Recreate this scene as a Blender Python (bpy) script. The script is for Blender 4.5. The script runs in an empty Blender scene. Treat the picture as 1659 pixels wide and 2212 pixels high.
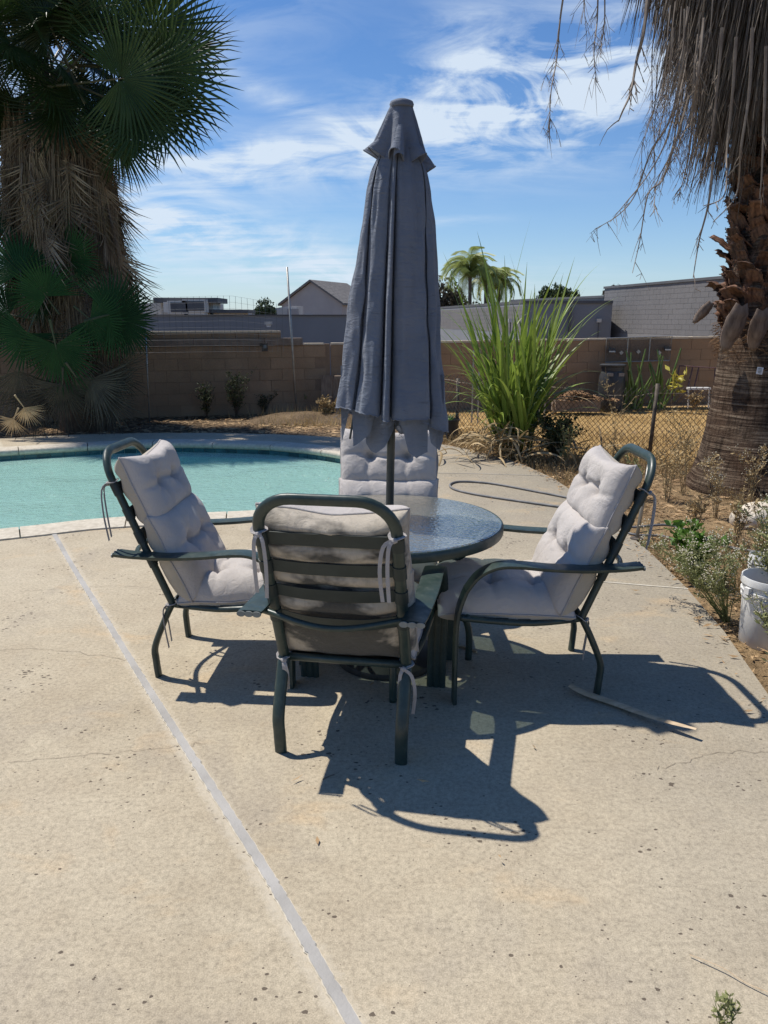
import bpy, math, random
import numpy as np
from mathutils import Vector, Matrix, noise, Euler
from mathutils.geometry import tessellate_polygon
PI = math.pi
random.seed(7)
S = bpy.context.scene
C = S.collection

# ------------------------------------------------------------------ camera
CAM_H = 1.6; PITCH = math.radians(14.06)
cam_d = bpy.data.cameras.new('camera'); cam = bpy.data.objects.new('camera', cam_d); C.objects.link(cam)
cam.location = (0, 0, CAM_H); cam.rotation_euler = (PI/2 - PITCH, 0, 0)
cam_d.sensor_fit = 'VERTICAL'; cam_d.sensor_height = 36; cam_d.lens = 27.04
cam_d.clip_start = .05; cam_d.clip_end = 2000
S.camera = cam
S.render.resolution_x = 768; S.render.resolution_y = 1024

# ------------------------------------------------------------------ light
SUN = Vector((-0.455, 0.25, 0.98)).normalized()
sun_el = math.asin(SUN.z); sun_az = math.atan2(SUN.x, SUN.y)
sl = bpy.data.lights.new('sun', 'SUN'); so = bpy.data.objects.new('sun', sl); C.objects.link(so)
so.rotation_euler = SUN.to_track_quat('Z', 'Y').to_euler(); so.location = (-5, 3, 12)
sl.energy = 5.0; sl.angle = math.radians(.7); sl.color = (1, .955, .88)

def at(x, y, Y=None, z=None):
    "a point of the place seen at (x, y) of the 1659 px wide sheet, on height z or at distance Y"
    u = (x-829.5)/1661.; v = -(y-1106.)/1661.
    c, s = math.cos(PITCH), math.sin(PITCH)
    d = Vector((u, c+v*s, -s+v*c))
    t = (z-CAM_H)/d.z if z is not None else Y/d.y
    return Vector((0, 0, CAM_H)) + d*t

W = bpy.data.worlds.new('World'); S.world = W; W.use_nodes = True
nt = W.node_tree; nt.nodes.clear()
def wn(t, **k):
    n = nt.nodes.new(t)
    for a, b in k.items(): setattr(n, a, b)
    return n
def wm(op, a, b=None, c=None, clamp=False):
    n = wn('ShaderNodeMath', operation=op); n.use_clamp = clamp
    for i, v in enumerate((a, b, c)):
        if v is None: continue
        if isinstance(v, (int, float)): n.inputs[i].default_value = v
        else: nt.links.new(v, n.inputs[i])
    return n.outputs[0]
sky = wn('ShaderNodeTexSky', sky_type='NISHITA'); sky.sun_disc = False
sky.sun_elevation = sun_el; sky.sun_rotation = sun_az
sky.altitude = 100; sky.air_density = 1.0; sky.dust_density = .25; sky.ozone_density = 3.0
tc = wn('ShaderNodeTexCoord'); sx = wn('ShaderNodeSeparateXYZ'); nt.links.new(tc.outputs['Generated'], sx.inputs[0])
X, Y_, Z = sx.outputs
az = wm('ARCTAN2', X, Y_); el = wm('ARCSINE', Z)
def direc(px, py):
    d = (at(px, py, Y=10)-Vector((0, 0, CAM_H))).normalized()
    return math.atan2(d.x, d.y), math.asin(d.z)
blobs = [ # centre px, half sizes in radians along/across, tilt, weight
 (1230,180,.15,.06,-.12,1.25),(1010,110,.05,.05,.9,.62),(1120,235,.12,.03,-.05,.55),(1330,120,.08,.06,0,.5),
 (600,335,.14,.022,-.08,.8),(480,375,.08,.04,-.1,.6),(870,290,.12,.05,-.25,.62),(1040,330,.12,.03,.1,.35),
 (600,215,.12,.016,.35,.5),(470,510,.16,.025,.12,.8),(640,570,.12,.018,.14,.6),(350,480,.06,.03,0,.6),
 (480,60,.16,.05,-.3,.25),(620,600,.2,.015,.05,.3),(80,420,.12,.1,0,.7),(960,480,.06,.006,-.05,.35),(30,60,.1,.12,0,.5),(950,600,.2,.02,0,.3)]
tot = None
for px, py, a, b, tl, w in blobs:
    a0, e0 = direc(px, py)
    da = wm('SUBTRACT', az, a0); de = wm('SUBTRACT', el, e0)
    ct, st = math.cos(-tl), math.sin(-tl)
    p = wm('ADD', wm('MULTIPLY', da, ct/a), wm('MULTIPLY', de, st/a))
    q = wm('ADD', wm('MULTIPLY', da, -st/b), wm('MULTIPLY', de, ct/b))
    g = wm('MULTIPLY', wm('EXPONENT', wm('MULTIPLY', wm('ADD', wm('MULTIPLY', p, p), wm('MULTIPLY', q, q)), -1.)), w)
    tot = g if tot is None else wm('ADD', tot, g)
zc = wm('ADD', wm('MAXIMUM', Z, 0.), .12)
cv = wn('ShaderNodeCombineXYZ'); nt.links.new(wm('DIVIDE', X, zc), cv.inputs[0]); nt.links.new(wm('DIVIDE', Y_, zc), cv.inputs[1])
mp = wn('ShaderNodeMapping'); mp.inputs['Rotation'].default_value = (0, 0, .5); mp.inputs['Scale'].default_value = (1.0, 2.6, 1)
nt.links.new(cv.outputs[0], mp.inputs[0])
n1 = wn('ShaderNodeTexNoise'); n1.inputs['Scale'].default_value = 1.3; n1.inputs['Detail'].default_value = 9; n1.inputs['Roughness'].default_value = .6; n1.inputs['Distortion'].default_value = .9
nt.links.new(mp.outputs[0], n1.inputs['Vector'])
cv2 = wn('ShaderNodeCombineXYZ'); nt.links.new(wm('MULTIPLY', az, 7.), cv2.inputs[0]); nt.links.new(wm('MULTIPLY', el, 20.), cv2.inputs[1])
n2 = wn('ShaderNodeTexNoise'); n2.inputs['Scale'].default_value = 1.; n2.inputs['Detail'].default_value = 10; n2.inputs['Roughness'].default_value = .62; n2.inputs['Distortion'].default_value = 1.3
nt.links.new(cv2.outputs[0], n2.inputs['Vector'])
nz = wm('ADD', wm('MULTIPLY', n1.outputs[0], .45), wm('MULTIPLY', n2.outputs[0], .55))
wisps = wm('MULTIPLY', wm('SUBTRACT', nz, .63), .8, clamp=True)
fac = wm('MULTIPLY', tot, wm('MULTIPLY_ADD', nz, 5.6, -2.3, clamp=True))
fac = wm('ADD', fac, wisps)
horiz = wm('MULTIPLY', wm('EXPONENT', wm('MULTIPLY', wm('MAXIMUM', Z, 0.), -11.)), .42)
fac = wm('MINIMUM', wm('ADD', fac, horiz), .93, clamp=True)
mix = wn('ShaderNodeMix', data_type='RGBA'); nt.links.new(fac, mix.inputs['Factor'])
hsv = wn('ShaderNodeHueSaturation'); hsv.inputs['Saturation'].default_value = 1.12; hsv.inputs['Value'].default_value = 1.12
nt.links.new(sky.outputs[0], hsv.inputs['Color'])
tint = wn('ShaderNodeMix', data_type='RGBA', blend_type='MULTIPLY'); tint.inputs['Factor'].default_value = 1
nt.links.new(hsv.outputs[0], tint.inputs['A']); tint.inputs['B'].default_value = (.75, .93, 1.14, 1)
nt.links.new(tint.outputs['Result'], mix.inputs['A']); mix.inputs['B'].default_value = (7.4, 8.5, 9.8, 1)
bg = wn('ShaderNodeBackground'); bg.inputs['Strength'].default_value = .088
nt.links.new(mix.outputs['Result'], bg.inputs[0])
wo = wn('ShaderNodeOutputWorld'); nt.links.new(bg.outputs[0], wo.inputs[0])
S.view_settings.view_transform = 'Standard'; S.view_settings.look = 'None'
S.view_settings.exposure = 0.12; S.view_settings.gamma = 1; S.view_settings.use_curve_mapping = False

# ------------------------------------------------------------------ materials
def newmat(name):
    m = bpy.data.materials.new(name); m.use_nodes = True
    t = m.node_tree; t.nodes.clear()
    o = t.nodes.new('ShaderNodeOutputMaterial')
    return m, t, o
class N:
    def __init__(s, t): s.t = t
    def n(s, ty, **k):
        x = s.t.nodes.new(ty)
        for a, b in k.items():
            if hasattr(x, a): setattr(x, a, b)
            else: s.inp(x, a, b)
        return x
    def inp(s, x, a, b):
        i = x.inputs[a]
        if hasattr(b, 'links') or isinstance(b, bpy.types.NodeSocket): s.t.links.new(b, i)
        else: i.default_value = b
    def coord(s, kind='Object', scale=(1,1,1), rot=(0,0,0)):
        tcn = s.t.nodes.new('ShaderNodeTexCoord')
        if kind == 'World':
            g = s.t.nodes.new('ShaderNodeNewGeometry'); src = g.outputs['Position']
        else: src = tcn.outputs[kind]
        mpn = s.t.nodes.new('ShaderNodeMapping'); mpn.inputs['Scale'].default_value = scale; mpn.inputs['Rotation'].default_value = rot
        s.t.links.new(src, mpn.inputs[0]); return mpn.outputs[0]
    def noise(s, vec, scale, detail=4, rough=.55, dist=0):
        x = s.t.nodes.new('ShaderNodeTexNoise'); s.t.links.new(vec, x.inputs['Vector'])
        x.inputs['Scale'].default_value = scale; x.inputs['Detail'].default_value = detail
        x.inputs['Roughness'].default_value = rough; x.inputs['Distortion'].default_value = dist
        return x.outputs[0]
    def vor(s, vec, scale, out='Distance', rnd=1):
        x = s.t.nodes.new('ShaderNodeTexVoronoi'); s.t.links.new(vec, x.inputs['Vector'])
        x.inputs['Scale'].default_value = scale; x.inputs['Randomness'].default_value = rnd
        return x.outputs[out]
    def ramp(s, f, stops):
        x = s.t.nodes.new('ShaderNodeValToRGB'); s.t.links.new(f, x.inputs[0])
        e = x.color_ramp.elements
        while len(e) < len(stops): e.new(.5)
        for i, (p, c) in enumerate(stops):
            e[i].position = p; e[i].color = (c[0], c[1], c[2], 1) if not isinstance(c, (int, float)) else (c, c, c, 1)
        return x.outputs[0]
    def mix(s, f, a, b, mode='MIX'):
        x = s.t.nodes.new('ShaderNodeMix'); x.data_type = 'RGBA'; x.blend_type = mode
        for k, v in (('Factor', f), ('A', a), ('B', b)):
            if isinstance(v, bpy.types.NodeSocket): s.t.links.new(v, x.inputs[k])
            elif isinstance(v, (int, float)): 
                x.inputs[k].default_value = v if k == 'Factor' else (v, v, v, 1)
            else: x.inputs[k].default_value = (v[0], v[1], v[2], 1)
        return x.outputs['Result']
    def m(s, op, a, b=0., c=None, clamp=False):
        x = s.t.nodes.new('ShaderNodeMath'); x.operation = op; x.use_clamp = clamp
        for i, v in enumerate((a, b, c)):
            if v is None: continue
            if isinstance(v, bpy.types.NodeSocket): s.t.links.new(v, x.inputs[i])
            else: x.inputs[i].default_value = v
        return x.outputs[0]
    def bump(s, h, strength=.3, dist=.01, normal=None):
        x = s.t.nodes.new('ShaderNodeBump'); s.t.links.new(h, x.inputs['Height'])
        x.inputs['Strength'].default_value = strength; x.inputs['Distance'].default_value = dist
        if normal: s.t.links.new(normal, x.inputs['Normal'])
        return x.outputs[0]
    def bsdf(s, color, rough=.6, metal=0, normal=None, spec=.5, **k):
        x = s.t.nodes.new('ShaderNodeBsdfPrincipled')
        s.inp(x, 'Base Color', color if isinstance(color, bpy.types.NodeSocket) else (*color[:3], 1))
        s.inp(x, 'Roughness', rough); s.inp(x, 'Metallic', metal); s.inp(x, 'Specular IOR Level', spec)
        if normal: s.t.links.new(normal, x.inputs['Normal'])
        for a, b in k.items(): s.inp(x, a.replace('_', ' '), b)
        return x.outputs[0]
    def rnd(s):
        return s.t.nodes.new('ShaderNodeObjectInfo').outputs['Random']
def simple(name, c1, c2, scale=8, rough=.6, metal=0, bump=.2, bdist=.004, bscale=None, kind='Object', stretch=(1,1,1), detail=5, spec=.4, rnd=.0, trans=0, lo=.3, hi=.7):
    m, t, o = newmat(name); q = N(t)
    v = q.coord(kind, stretch)
    f = q.noise(v, scale, detail)
    col = q.ramp(f, [(lo, c1), (hi, c2)])
    if rnd:
        r = q.rnd(); col = q.mix(1, col, q.ramp(r, [(0, 1-rnd), (1, 1+rnd*.6)]), 'MULTIPLY')
    nrm = q.bump(q.noise(v, bscale or scale*4, 4), bump, bdist) if bump else None
    b = q.bsdf(col, rough, metal, nrm, spec)
    if trans:
        tr = t.nodes.new('ShaderNodeBsdfTranslucent'); t.links.new(col, tr.inputs[0])
        mx = t.nodes.new('ShaderNodeMixShader'); mx.inputs[0].default_value = trans
        t.links.new(b, mx.inputs[1]); t.links.new(tr.outputs[0], mx.inputs[2]); b = mx.outputs[0]
    t.links.new(b, o.inputs[0]); return m

M = {}
def concrete_mat():
    m, t, o = newmat('patio concrete'); q = N(t); v = q.coord('World')
    big = q.noise(v, .55, 5, .6); mid = q.noise(v, 3.2, 6, .65); fine = q.noise(v, 60, 5, .75); grain = q.noise(v, 260, 2, .6)
    base = q.ramp(big, [(.3, (.325,.266,.182)), (.5, (.385,.320,.225)), (.7, (.44,.376,.276))])
    base = q.mix(q.ramp(mid, [(.35, 0), (.75, .75)]), base, (.46,.395,.285))
    # grey weathering on the right side and around the far walk
    g = t.nodes.new('ShaderNodeNewGeometry'); sp = t.nodes.new('ShaderNodeSeparateXYZ'); t.links.new(g.outputs['Position'], sp.inputs[0])
    e = q.m('ADD', q.m('MULTIPLY', sp.outputs[0], .55), q.m('MULTIPLY', sp.outputs[1], .11))
    e = q.m('ADD', e, q.m('MULTIPLY', q.noise(v, 1.3, 6, .65), 1.6))
    gf = q.ramp(q.m('MULTIPLY_ADD', e, .62, -.72), [(0, 0), (1, 1)])
    base = q.mix(q.m('MULTIPLY', gf, .88), base, (.235,.208,.165))
    # orange and ochre stains
    st = q.ramp(q.noise(q.coord('World', (1,1.6,1)), 1.9, 4, .6, .4), [(.57, 0), (.74, .6)])
    base = q.mix(st, base, (.49,.35,.20))
    st2 = q.ramp(q.noise(q.coord('World', (1.5,1,1), (0,0,2)), 1.4, 5, .6, .6), [(.54, 0), (.74, .6)])
    base = q.mix(st2, base, (.31,.265,.205))
    base = q.mix(1, base, q.ramp(fine, [(.30, .66), (.5, 1.0), (.72, 1.22)]), 'MULTIPLY')
    base = q.mix(1, base, q.ramp(grain, [(.3, .80), (.7, 1.2)]), 'MULTIPLY')
    base = q.mix(1, base, q.ramp(q.noise(v, 14, 5, .7), [(.32, .93), (.68, 1.05)]), 'MULTIPLY')
    # pale powdery residue along the filled joint
    dl = q.m('ADD', q.m('ADD', q.m('MULTIPLY', sp.outputs[0], .8644), q.m('MULTIPLY', sp.outputs[1], .5026)), -.668)
    dl = q.m('ADD', q.m('ABSOLUTE', dl), q.m('MULTIPLY_ADD', q.noise(v, 24, 6, .75), .09, -.045))
    base = q.mix(q.ramp(dl, [(.014, .6), (.046, 0)]), base, (.52,.46,.36))
    # exposed aggregate pits, in clusters
    vv = q.coord('World', (1,1.35,1), (0,0,.4))
    d = q.vor(vv, 46); msk = q.ramp(q.noise(v, 2.6, 4, .6), [(.5, 0), (.68, 1)])
    sizev = t.nodes.new('ShaderNodeTexVoronoi'); t.links.new(vv, sizev.inputs['Vector']); sizev.inputs['Scale'].default_value = 46
    srgb = t.nodes.new('ShaderNodeSeparateColor'); t.links.new(sizev.outputs['Color'], srgb.inputs[0])
    thr = q.m('MULTIPLY', q.m('POWER', srgb.outputs[0], 4.), q.m('MULTIPLY_ADD', msk, .52, .15))
    thr = q.m('MULTIPLY', thr, q.m('MULTIPLY_ADD', q.noise(v, 90, 2), 1.8, .1))
    pit = q.m('MULTIPLY', q.m('SUBTRACT', thr, d), 30., clamp=True)
    base = q.mix(q.m('MULTIPLY', pit, .85), base, (.075,.055,.04))
    d2 = q.vor(q.coord('World', (1,1,1), (0,0,1)), 75); 
    pit2 = q.m('MULTIPLY', q.m('SUBTRACT', q.m('MULTIPLY', msk, .24), d2), 14., clamp=True)
    pit2 = q.m('MULTIPLY', pit2, gf.node.outputs[0])
    base = q.mix(q.m('MULTIPLY', pit2, .6), base, (.14,.11,.09))
    d3 = q.vor(q.coord('World', (1,1.3,1), (0,0,2)), 11)
    msk3 = q.ramp(q.noise(v, .9, 3, .5), [(.45, 0), (.6, 1)])
    pit3 = q.m('MULTIPLY', q.m('SUBTRACT', q.m('MULTIPLY', msk3, q.m('MULTIPLY', q.noise(v, 35, 3), .11)), d3), 30., clamp=True)
    base = q.mix(q.m('MULTIPLY', pit3, .5), base, (.16,.12,.09))
    h = q.m('ADD', q.m('MULTIPLY', fine, .5), q.m('MULTIPLY', grain, .35))
    h = q.m('SUBTRACT', h, q.m('ADD', q.m('MULTIPLY', pit, 1.2), q.m('MULTIPLY', pit3, 1.5)))
    t.links.new(q.bsdf(base, .86, 0, q.bump(h, .5, .006), .25), o.inputs[0]); return m
M['concrete'] = concrete_mat()
M['sealant'] = simple('joint sealant', (.29,.272,.245), (.40,.378,.345), 5, .8, bump=.5, bscale=90, detail=9, kind='World')
M['crack'] = simple('dark hairline crack', (.14,.11,.08), (.25,.20,.15), 30, .9, kind='World')
def edge_powder():
    m = simple('pale mortar edge', (.44,.385,.29), (.60,.55,.46), 40, .9, kind='World', bump=.4); return m
M['powder'] = edge_powder()
M['coping'] = simple('coping concrete', (.40,.35,.27), (.58,.52,.42), 26, .85, bump=.6, bdist=.006, bscale=70, kind='World')
def dirt_mat():
    m, t, o = newmat('dirt'); q = N(t); v = q.coord('World')
    f = q.noise(v, 1.2, 6, .65); g = q.noise(v, 22, 6, .7)
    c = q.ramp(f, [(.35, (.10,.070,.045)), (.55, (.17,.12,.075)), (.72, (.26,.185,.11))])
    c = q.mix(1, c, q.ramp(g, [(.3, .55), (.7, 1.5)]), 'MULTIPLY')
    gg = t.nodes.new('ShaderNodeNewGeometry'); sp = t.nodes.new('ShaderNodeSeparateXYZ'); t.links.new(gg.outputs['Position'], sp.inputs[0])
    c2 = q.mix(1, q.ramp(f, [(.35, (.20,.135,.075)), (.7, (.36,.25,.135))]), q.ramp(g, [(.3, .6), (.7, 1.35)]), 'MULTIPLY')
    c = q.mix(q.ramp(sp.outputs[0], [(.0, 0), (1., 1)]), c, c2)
    t.links.new(q.bsdf(c, .95, 0, q.bump(q.m('ADD', g, q.noise(v, 90, 3)), .8, .03), .1), o.inputs[0]); return m
M['dirt'] = dirt_mat()
def lawn_mat():
    m, t, o = newmat('dry lawn'); q = N(t); v = q.coord('World')
    f = q.noise(v, .9, 5, .6); g = q.noise(q.coord('World', (1,2.5,1)), 14, 6, .75)
    c = q.ramp(f, [(.35, (.40,.255,.10)), (.6, (.50,.33,.14)), (.75, (.46,.31,.145))])
    c = q.mix(1, c, q.ramp(g, [(.3, .62), (.68, 1.25)]), 'MULTIPLY')
    t.links.new(q.bsdf(c, .95, 0, q.bump(g, .9, .03), .1), o.inputs[0]); return m
M['lawn'] = lawn_mat()
def tile_mat():
    m, t, o = newmat('pool tile'); q = N(t); v = q.coord('World')
    c = q.ramp(q.noise(v, 9, 4), [(.35, (.012,.055,.070)), (.7, (.03,.11,.12))])
    c = q.mix(1, c, q.ramp(q.rnd(), [(0, .7), (1, 1.35)]), 'MULTIPLY')
    t.links.new(q.bsdf(c, .18, 0, q.bump(q.noise(v, 60), .1, .002), .5), o.inputs[0]); return m
M['tile'] = tile_mat()
M['grout'] = simple('tile grout', (.22,.30,.27), (.33,.40,.35), 20, .8)
M['plaster'] = simple('pool plaster', (.36,.66,.58), (.46,.76,.68), 1.2, .8, kind='World', bump=0)
def water_mat():
    m, t, o = newmat('pool water'); q = N(t); v = q.coord('World', (1,1.7,1))
    h = q.m('ADD', q.noise(v, 8, 4, .6, .7), q.m('MULTIPLY', q.noise(v, 26, 3, .6, .5), .35))
    calm = q.ramp(q.noise(v, .5, 2), [(.35, .25), (.65, 1.)])
    nb = q.bump(q.m('MULTIPLY', h, calm), 1., .05)
    fr = t.nodes.new('ShaderNodeFresnel'); fr.inputs['IOR'].default_value = 1.33; t.links.new(nb, fr.inputs['Normal'])
    gl = t.nodes.new('ShaderNodeBsdfGlossy'); gl.inputs['Roughness'].default_value = .03; t.links.new(nb, gl.inputs['Normal'])
    tr = t.nodes.new('ShaderNodeBsdfTransparent'); tr.inputs[0].default_value = (.68,.92,.88,1)
    df = t.nodes.new('ShaderNodeBsdfDiffuse'); df.inputs[0].default_value = (.45,.72,.64,1)
    t.links.new(nb, df.inputs['Normal'])
    m1 = t.nodes.new('ShaderNodeMixShader'); m1.inputs[0].default_value = .62; t.links.new(tr.outputs[0], m1.inputs[1]); t.links.new(df.outputs[0], m1.inputs[2])
    m2 = t.nodes.new('ShaderNodeMixShader'); t.links.new(q.m('MULTIPLY', fr.outputs[0], 1.0), m2.inputs[0]); t.links.new(m1.outputs[0], m2.inputs[1]); t.links.new(gl.outputs[0], m2.inputs[2])
    t.links.new(m2.outputs[0], o.inputs[0]); return m
M['water'] = water_mat()
def block_mat(name, c1, c2, dark, zdirt=.0, rn=.12, scale=1.1):
    m, t, o = newmat(name); q = N(t); v = q.coord('World', (1,1,1.4))
    c = q.ramp(q.noise(v, scale, 5, .6), [(.3, c1), (.7, c2)])
    c = q.mix(1, c, q.ramp(q.rnd(), [(0, 1-rn), (1, 1+rn)]), 'MULTIPLY')
    s = q.ramp(q.noise(q.coord('World', (1,1,.25)), 1.6, 5, .65), [(.5, 0), (.75, .75)])
    c = q.mix(s, c, dark)
    g = q.noise(v, 70, 4, .7)
    c = q.mix(1, c, q.ramp(g, [(.3, .85), (.7, 1.15)]), 'MULTIPLY')
    t.links.new(q.bsdf(c, .9, 0, q.bump(g, .5, .006), .2), o.inputs[0]); return m
M['brown_block'] = block_mat('brown painted block', (.26,.172,.105), (.34,.23,.145), (.17,.125,.09), rn=.07)
M['brown_mortar'] = simple('brown mortar', (.21,.14,.09), (.27,.18,.115), 10, .95, kind='World')
M['cap_block'] = simple('pale cap block', (.46,.38,.28), (.58,.50,.38), 9, .9, kind='World', bump=.4)
M['beam'] = simple('weathered concrete beam', (.17,.13,.10), (.26,.20,.155), 9, .9, kind='World', bump=.5)
M['grey_block'] = block_mat('grey painted block', (.175,.168,.165), (.205,.195,.19), (.16,.155,.15), rn=.03, scale=.3)
M['grey_mortar'] = simple('grey mortar', (.20,.195,.19), (.235,.225,.22), 10, .95, kind='World')
M['grey_wall'] = simple('grey painted wall', (.20,.21,.225), (.235,.245,.26), .7, .85, kind='World', bump=.2)
M['dark_grey'] = simple('dark grey trim', (.09,.09,.095), (.12,.12,.12), 2, .7, kind='World')
M['stucco'] = simple('pale stucco', (.42,.37,.34), (.48,.43,.39), .8, .9, kind='World', bump=.2)
M['white_stucco'] = simple('white stucco', (.58,.54,.48), (.66,.62,.55), .8, .9, kind='World', bump=.2)
M['roof_tile'] = simple('grey roof tile', (.13,.12,.115), (.24,.22,.20), 3, .85, kind='World', rnd=.25)
M['green_metal'] = None
def metal_mat():
    m, t, o = newmat('dark green powder coat'); q = N(t); v = q.coord('Object')
    f = q.noise(v, 9, 5, .65); c = q.ramp(f, [(.35, (.018,.032,.027)), (.7, (.030,.050,.042))])
    dust = q.ramp(q.noise(v, 45, 5, .7), [(.5, 0), (.8, .3)])
    c = q.mix(dust, c, (.12,.13,.11))
    r = q.ramp(q.noise(v, 20, 4), [(.3, .3), (.7, .52)])
    t.links.new(q.bsdf(c, r, 0, q.bump(q.noise(v, 120, 3), .12, .001), .5), o.inputs[0]); return m
M['green_metal'] = metal_mat()
M['strap'] = simple('dark green vinyl strap', (.018,.027,.026), (.030,.042,.040), 14, .5, bump=.15)
M['glide'] = simple('grey plastic cap', (.15,.16,.15), (.22,.23,.21), 14, .5)
def fabric_mat(name, c1, c2, stains=0):
    m, t, o = newmat(name); q = N(t); v = q.coord('Object')
    c = q.ramp(q.noise(v, 5, 5, .6), [(.3, c1), (.7, c2)])
    if stains:
        n_ = q.noise(q.coord('Object', (1.,1,1.6)), 4.2, 4, .6, .2)
        so_ = t.nodes.new('ShaderNodeSeparateXYZ'); t.links.new(q.coord('Object'), so_.inputs[0])
        gx = q.m('MULTIPLY', so_.outputs[0], 5.5); gz_ = q.m('MULTIPLY', q.m('SUBTRACT', so_.outputs[2], .47), 5.5)
        n_ = q.m('ADD', n_, q.m('MULTIPLY_ADD', q.m('EXPONENT', q.m('MULTIPLY', q.m('ADD', q.m('MULTIPLY', gx, gx), q.m('MULTIPLY', gz_, gz_)), -1.)), .34, -.05))
        s = q.ramp(n_, [(.46, 0), (.59, .88)])
        c = q.mix(s, c, (.035,.036,.032))
        s2 = q.ramp(q.noise(q.coord('Object', (9,9,2.)), 7, 4, .7), [(.52, 0), (.72, .4*stains)])
        c = q.mix(s2, c, (.12,.115,.10))
    c = q.mix(q.ramp(q.noise(v, 22, 4, .6), [(.62, 0), (.8, .25)]), c, (.38,.32,.24))
    wv = q.noise(q.coord('Object', (1,6,1)), 220, 2); wv2 = q.noise(q.coord('Object', (6,1,1)), 220, 2)
    h = q.m('ADD', q.m('ADD', wv, wv2), q.m('MULTIPLY', q.noise(q.coord('Object', (1,1,1), (.5,.3,0)), 16, 5, .6, 1.2), 5.))
    nb = q.bump(h, .5, .005)
    t.links.new(q.bsdf(c, .9, 0, nb, .15, Sheen_Weight=.15), o.inputs[0]); return m
M['fabric'] = fabric_mat('light grey cushion fabric', (.475,.43,.395), (.55,.505,.465))
M['fabric_back'] = fabric_mat('yellower cushion fabric', (.42,.37,.29), (.50,.44,.36))  # same fabric in a slightly yellower tone for the rear faces
M['fabric_stained'] = fabric_mat('mildewed cushion fabric', (.46,.40,.31), (.54,.47,.38), .8)
M['piping'] = fabric_mat('cushion piping', (.38,.35,.33), (.44,.41,.39))
def canopy_mat():
    m, t, o = newmat('grey umbrella cloth'); q = N(t); v = q.coord('Object')
    c = q.ramp(q.noise(v, 3, 5, .6), [(.3, (.15,.175,.22)), (.7, (.215,.24,.285))])
    stn = q.ramp(q.noise(q.coord('Object', (2,2,14)), 3.2, 6, .7, 1.), [(.6, 0), (.68, .42)])
    c = q.mix(stn, c, (.055,.065,.08))
    sun_f = q.ramp(q.noise(q.coord('Object', (2.2,2.2,.5)), 4, 4), [(.45, 0), (.8, .35)])
    c = q.mix(sun_f, c, (.27,.26,.28))
    h = q.m('ADD', q.m('MULTIPLY', q.noise(q.coord('Object', (3,3,10)), 3, 5, .6, 1.4), 6.), q.noise(v, 300, 2))
    b = q.bsdf(c, .85, 0, q.bump(h, .4, .006), .15, Sheen_Weight=.2)
    tr = t.nodes.new('ShaderNodeBsdfTranslucent'); t.links.new(c, tr.inputs[0])
    mx = t.nodes.new('ShaderNodeMixShader'); mx.inputs[0].default_value = .2; t.links.new(b, mx.inputs[1]); t.links.new(tr.outputs[0], mx.inputs[2])
    t.links.new(mx.outputs[0], o.inputs[0]); return m
M['canopy'] = canopy_mat()
M['pole'] = simple('dark bronze pole', (.045,.05,.045), (.07,.075,.065), 12, .35, metal=.3)
M['base_iron'] = simple('dark brown cast base', (.03,.025,.02), (.05,.042,.035), 18, .6)
def glass_mat():
    m, t, o = newmat('rippled table glass'); q = N(t); v = q.coord('Object')
    h = q.m('ADD', q.noise(v, 42, 2, .5, .6), q.m('MULTIPLY', q.vor(v, 60), .5))
    nb = q.bump(h, .34, .006)
    fr = t.nodes.new('ShaderNodeFresnel'); fr.inputs['IOR'].default_value = 1.5; t.links.new(nb, fr.inputs['Normal'])
    gl = t.nodes.new('ShaderNodeBsdfGlossy'); gl.inputs['Roughness'].default_value = .16; t.links.new(nb, gl.inputs['Normal'])
    gl.inputs['Color'].default_value = (.95,.86,.74,1)
    tr = t.nodes.new('ShaderNodeBsdfTransparent'); tr.inputs[0].default_value = (.66,.76,.74,1)
    df = t.nodes.new('ShaderNodeBsdfDiffuse'); t.links.new(nb, df.inputs['Normal'])
    c = q.ramp(q.noise(v, 4, 5, .7), [(.35, (.21,.22,.21)), (.7, (.34,.35,.33))]); t.links.new(c, df.inputs[0])
    m1 = t.nodes.new('ShaderNodeMixShader'); m1.inputs[0].default_value = .45; t.links.new(tr.outputs[0], m1.inputs[1]); t.links.new(df.outputs[0], m1.inputs[2])
    m2 = t.nodes.new('ShaderNodeMixShader'); t.links.new(q.m('MULTIPLY', fr.outputs[0], .6), m2.inputs[0]); t.links.new(m1.outputs[0], m2.inputs[1]); t.links.new(gl.outputs[0], m2.inputs[2])
    t.links.new(m2.outputs[0], o.inputs[0]); return m
M['glass'] = glass_mat()
M['wire'] = simple('rusty galvanised wire', (.09,.07,.055), (.19,.16,.13), 20, .55, metal=.5)
M['wire_grey'] = simple('galvanised wire', (.13,.135,.14), (.2,.205,.21), 20, .5, metal=.5)
M['post_rust'] = simple('rusty dark post', (.05,.04,.035), (.16,.13,.10), 14, .7, metal=.3)
M['galv'] = simple('galvanised pipe', (.30,.29,.27), (.42,.41,.38), 14, .45, metal=.6)
M['hose'] = simple('grey garden hose', (.12,.12,.12), (.22,.21,.20), 12, .6)
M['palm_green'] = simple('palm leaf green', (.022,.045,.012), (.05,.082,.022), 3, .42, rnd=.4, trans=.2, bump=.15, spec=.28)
M['palm_dark'] = simple('shade darkened young palm leaf', (.014,.042,.013), (.03,.072,.022), 3, .55, rnd=.35, trans=.1, bump=.15, spec=.12)  # green darkened in the colour to stand for the big palm's shade
M['petiole_dark'] = simple('dark green petiole', (.03,.04,.015), (.06,.065,.03), 5, .6)
M['palm_dead'] = simple('dead palm leaf', (.13,.088,.052), (.34,.25,.155), 5, .85, rnd=.45, trans=.08, bump=.3, stretch=(1,1,.3), lo=.35, hi=.65)
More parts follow.
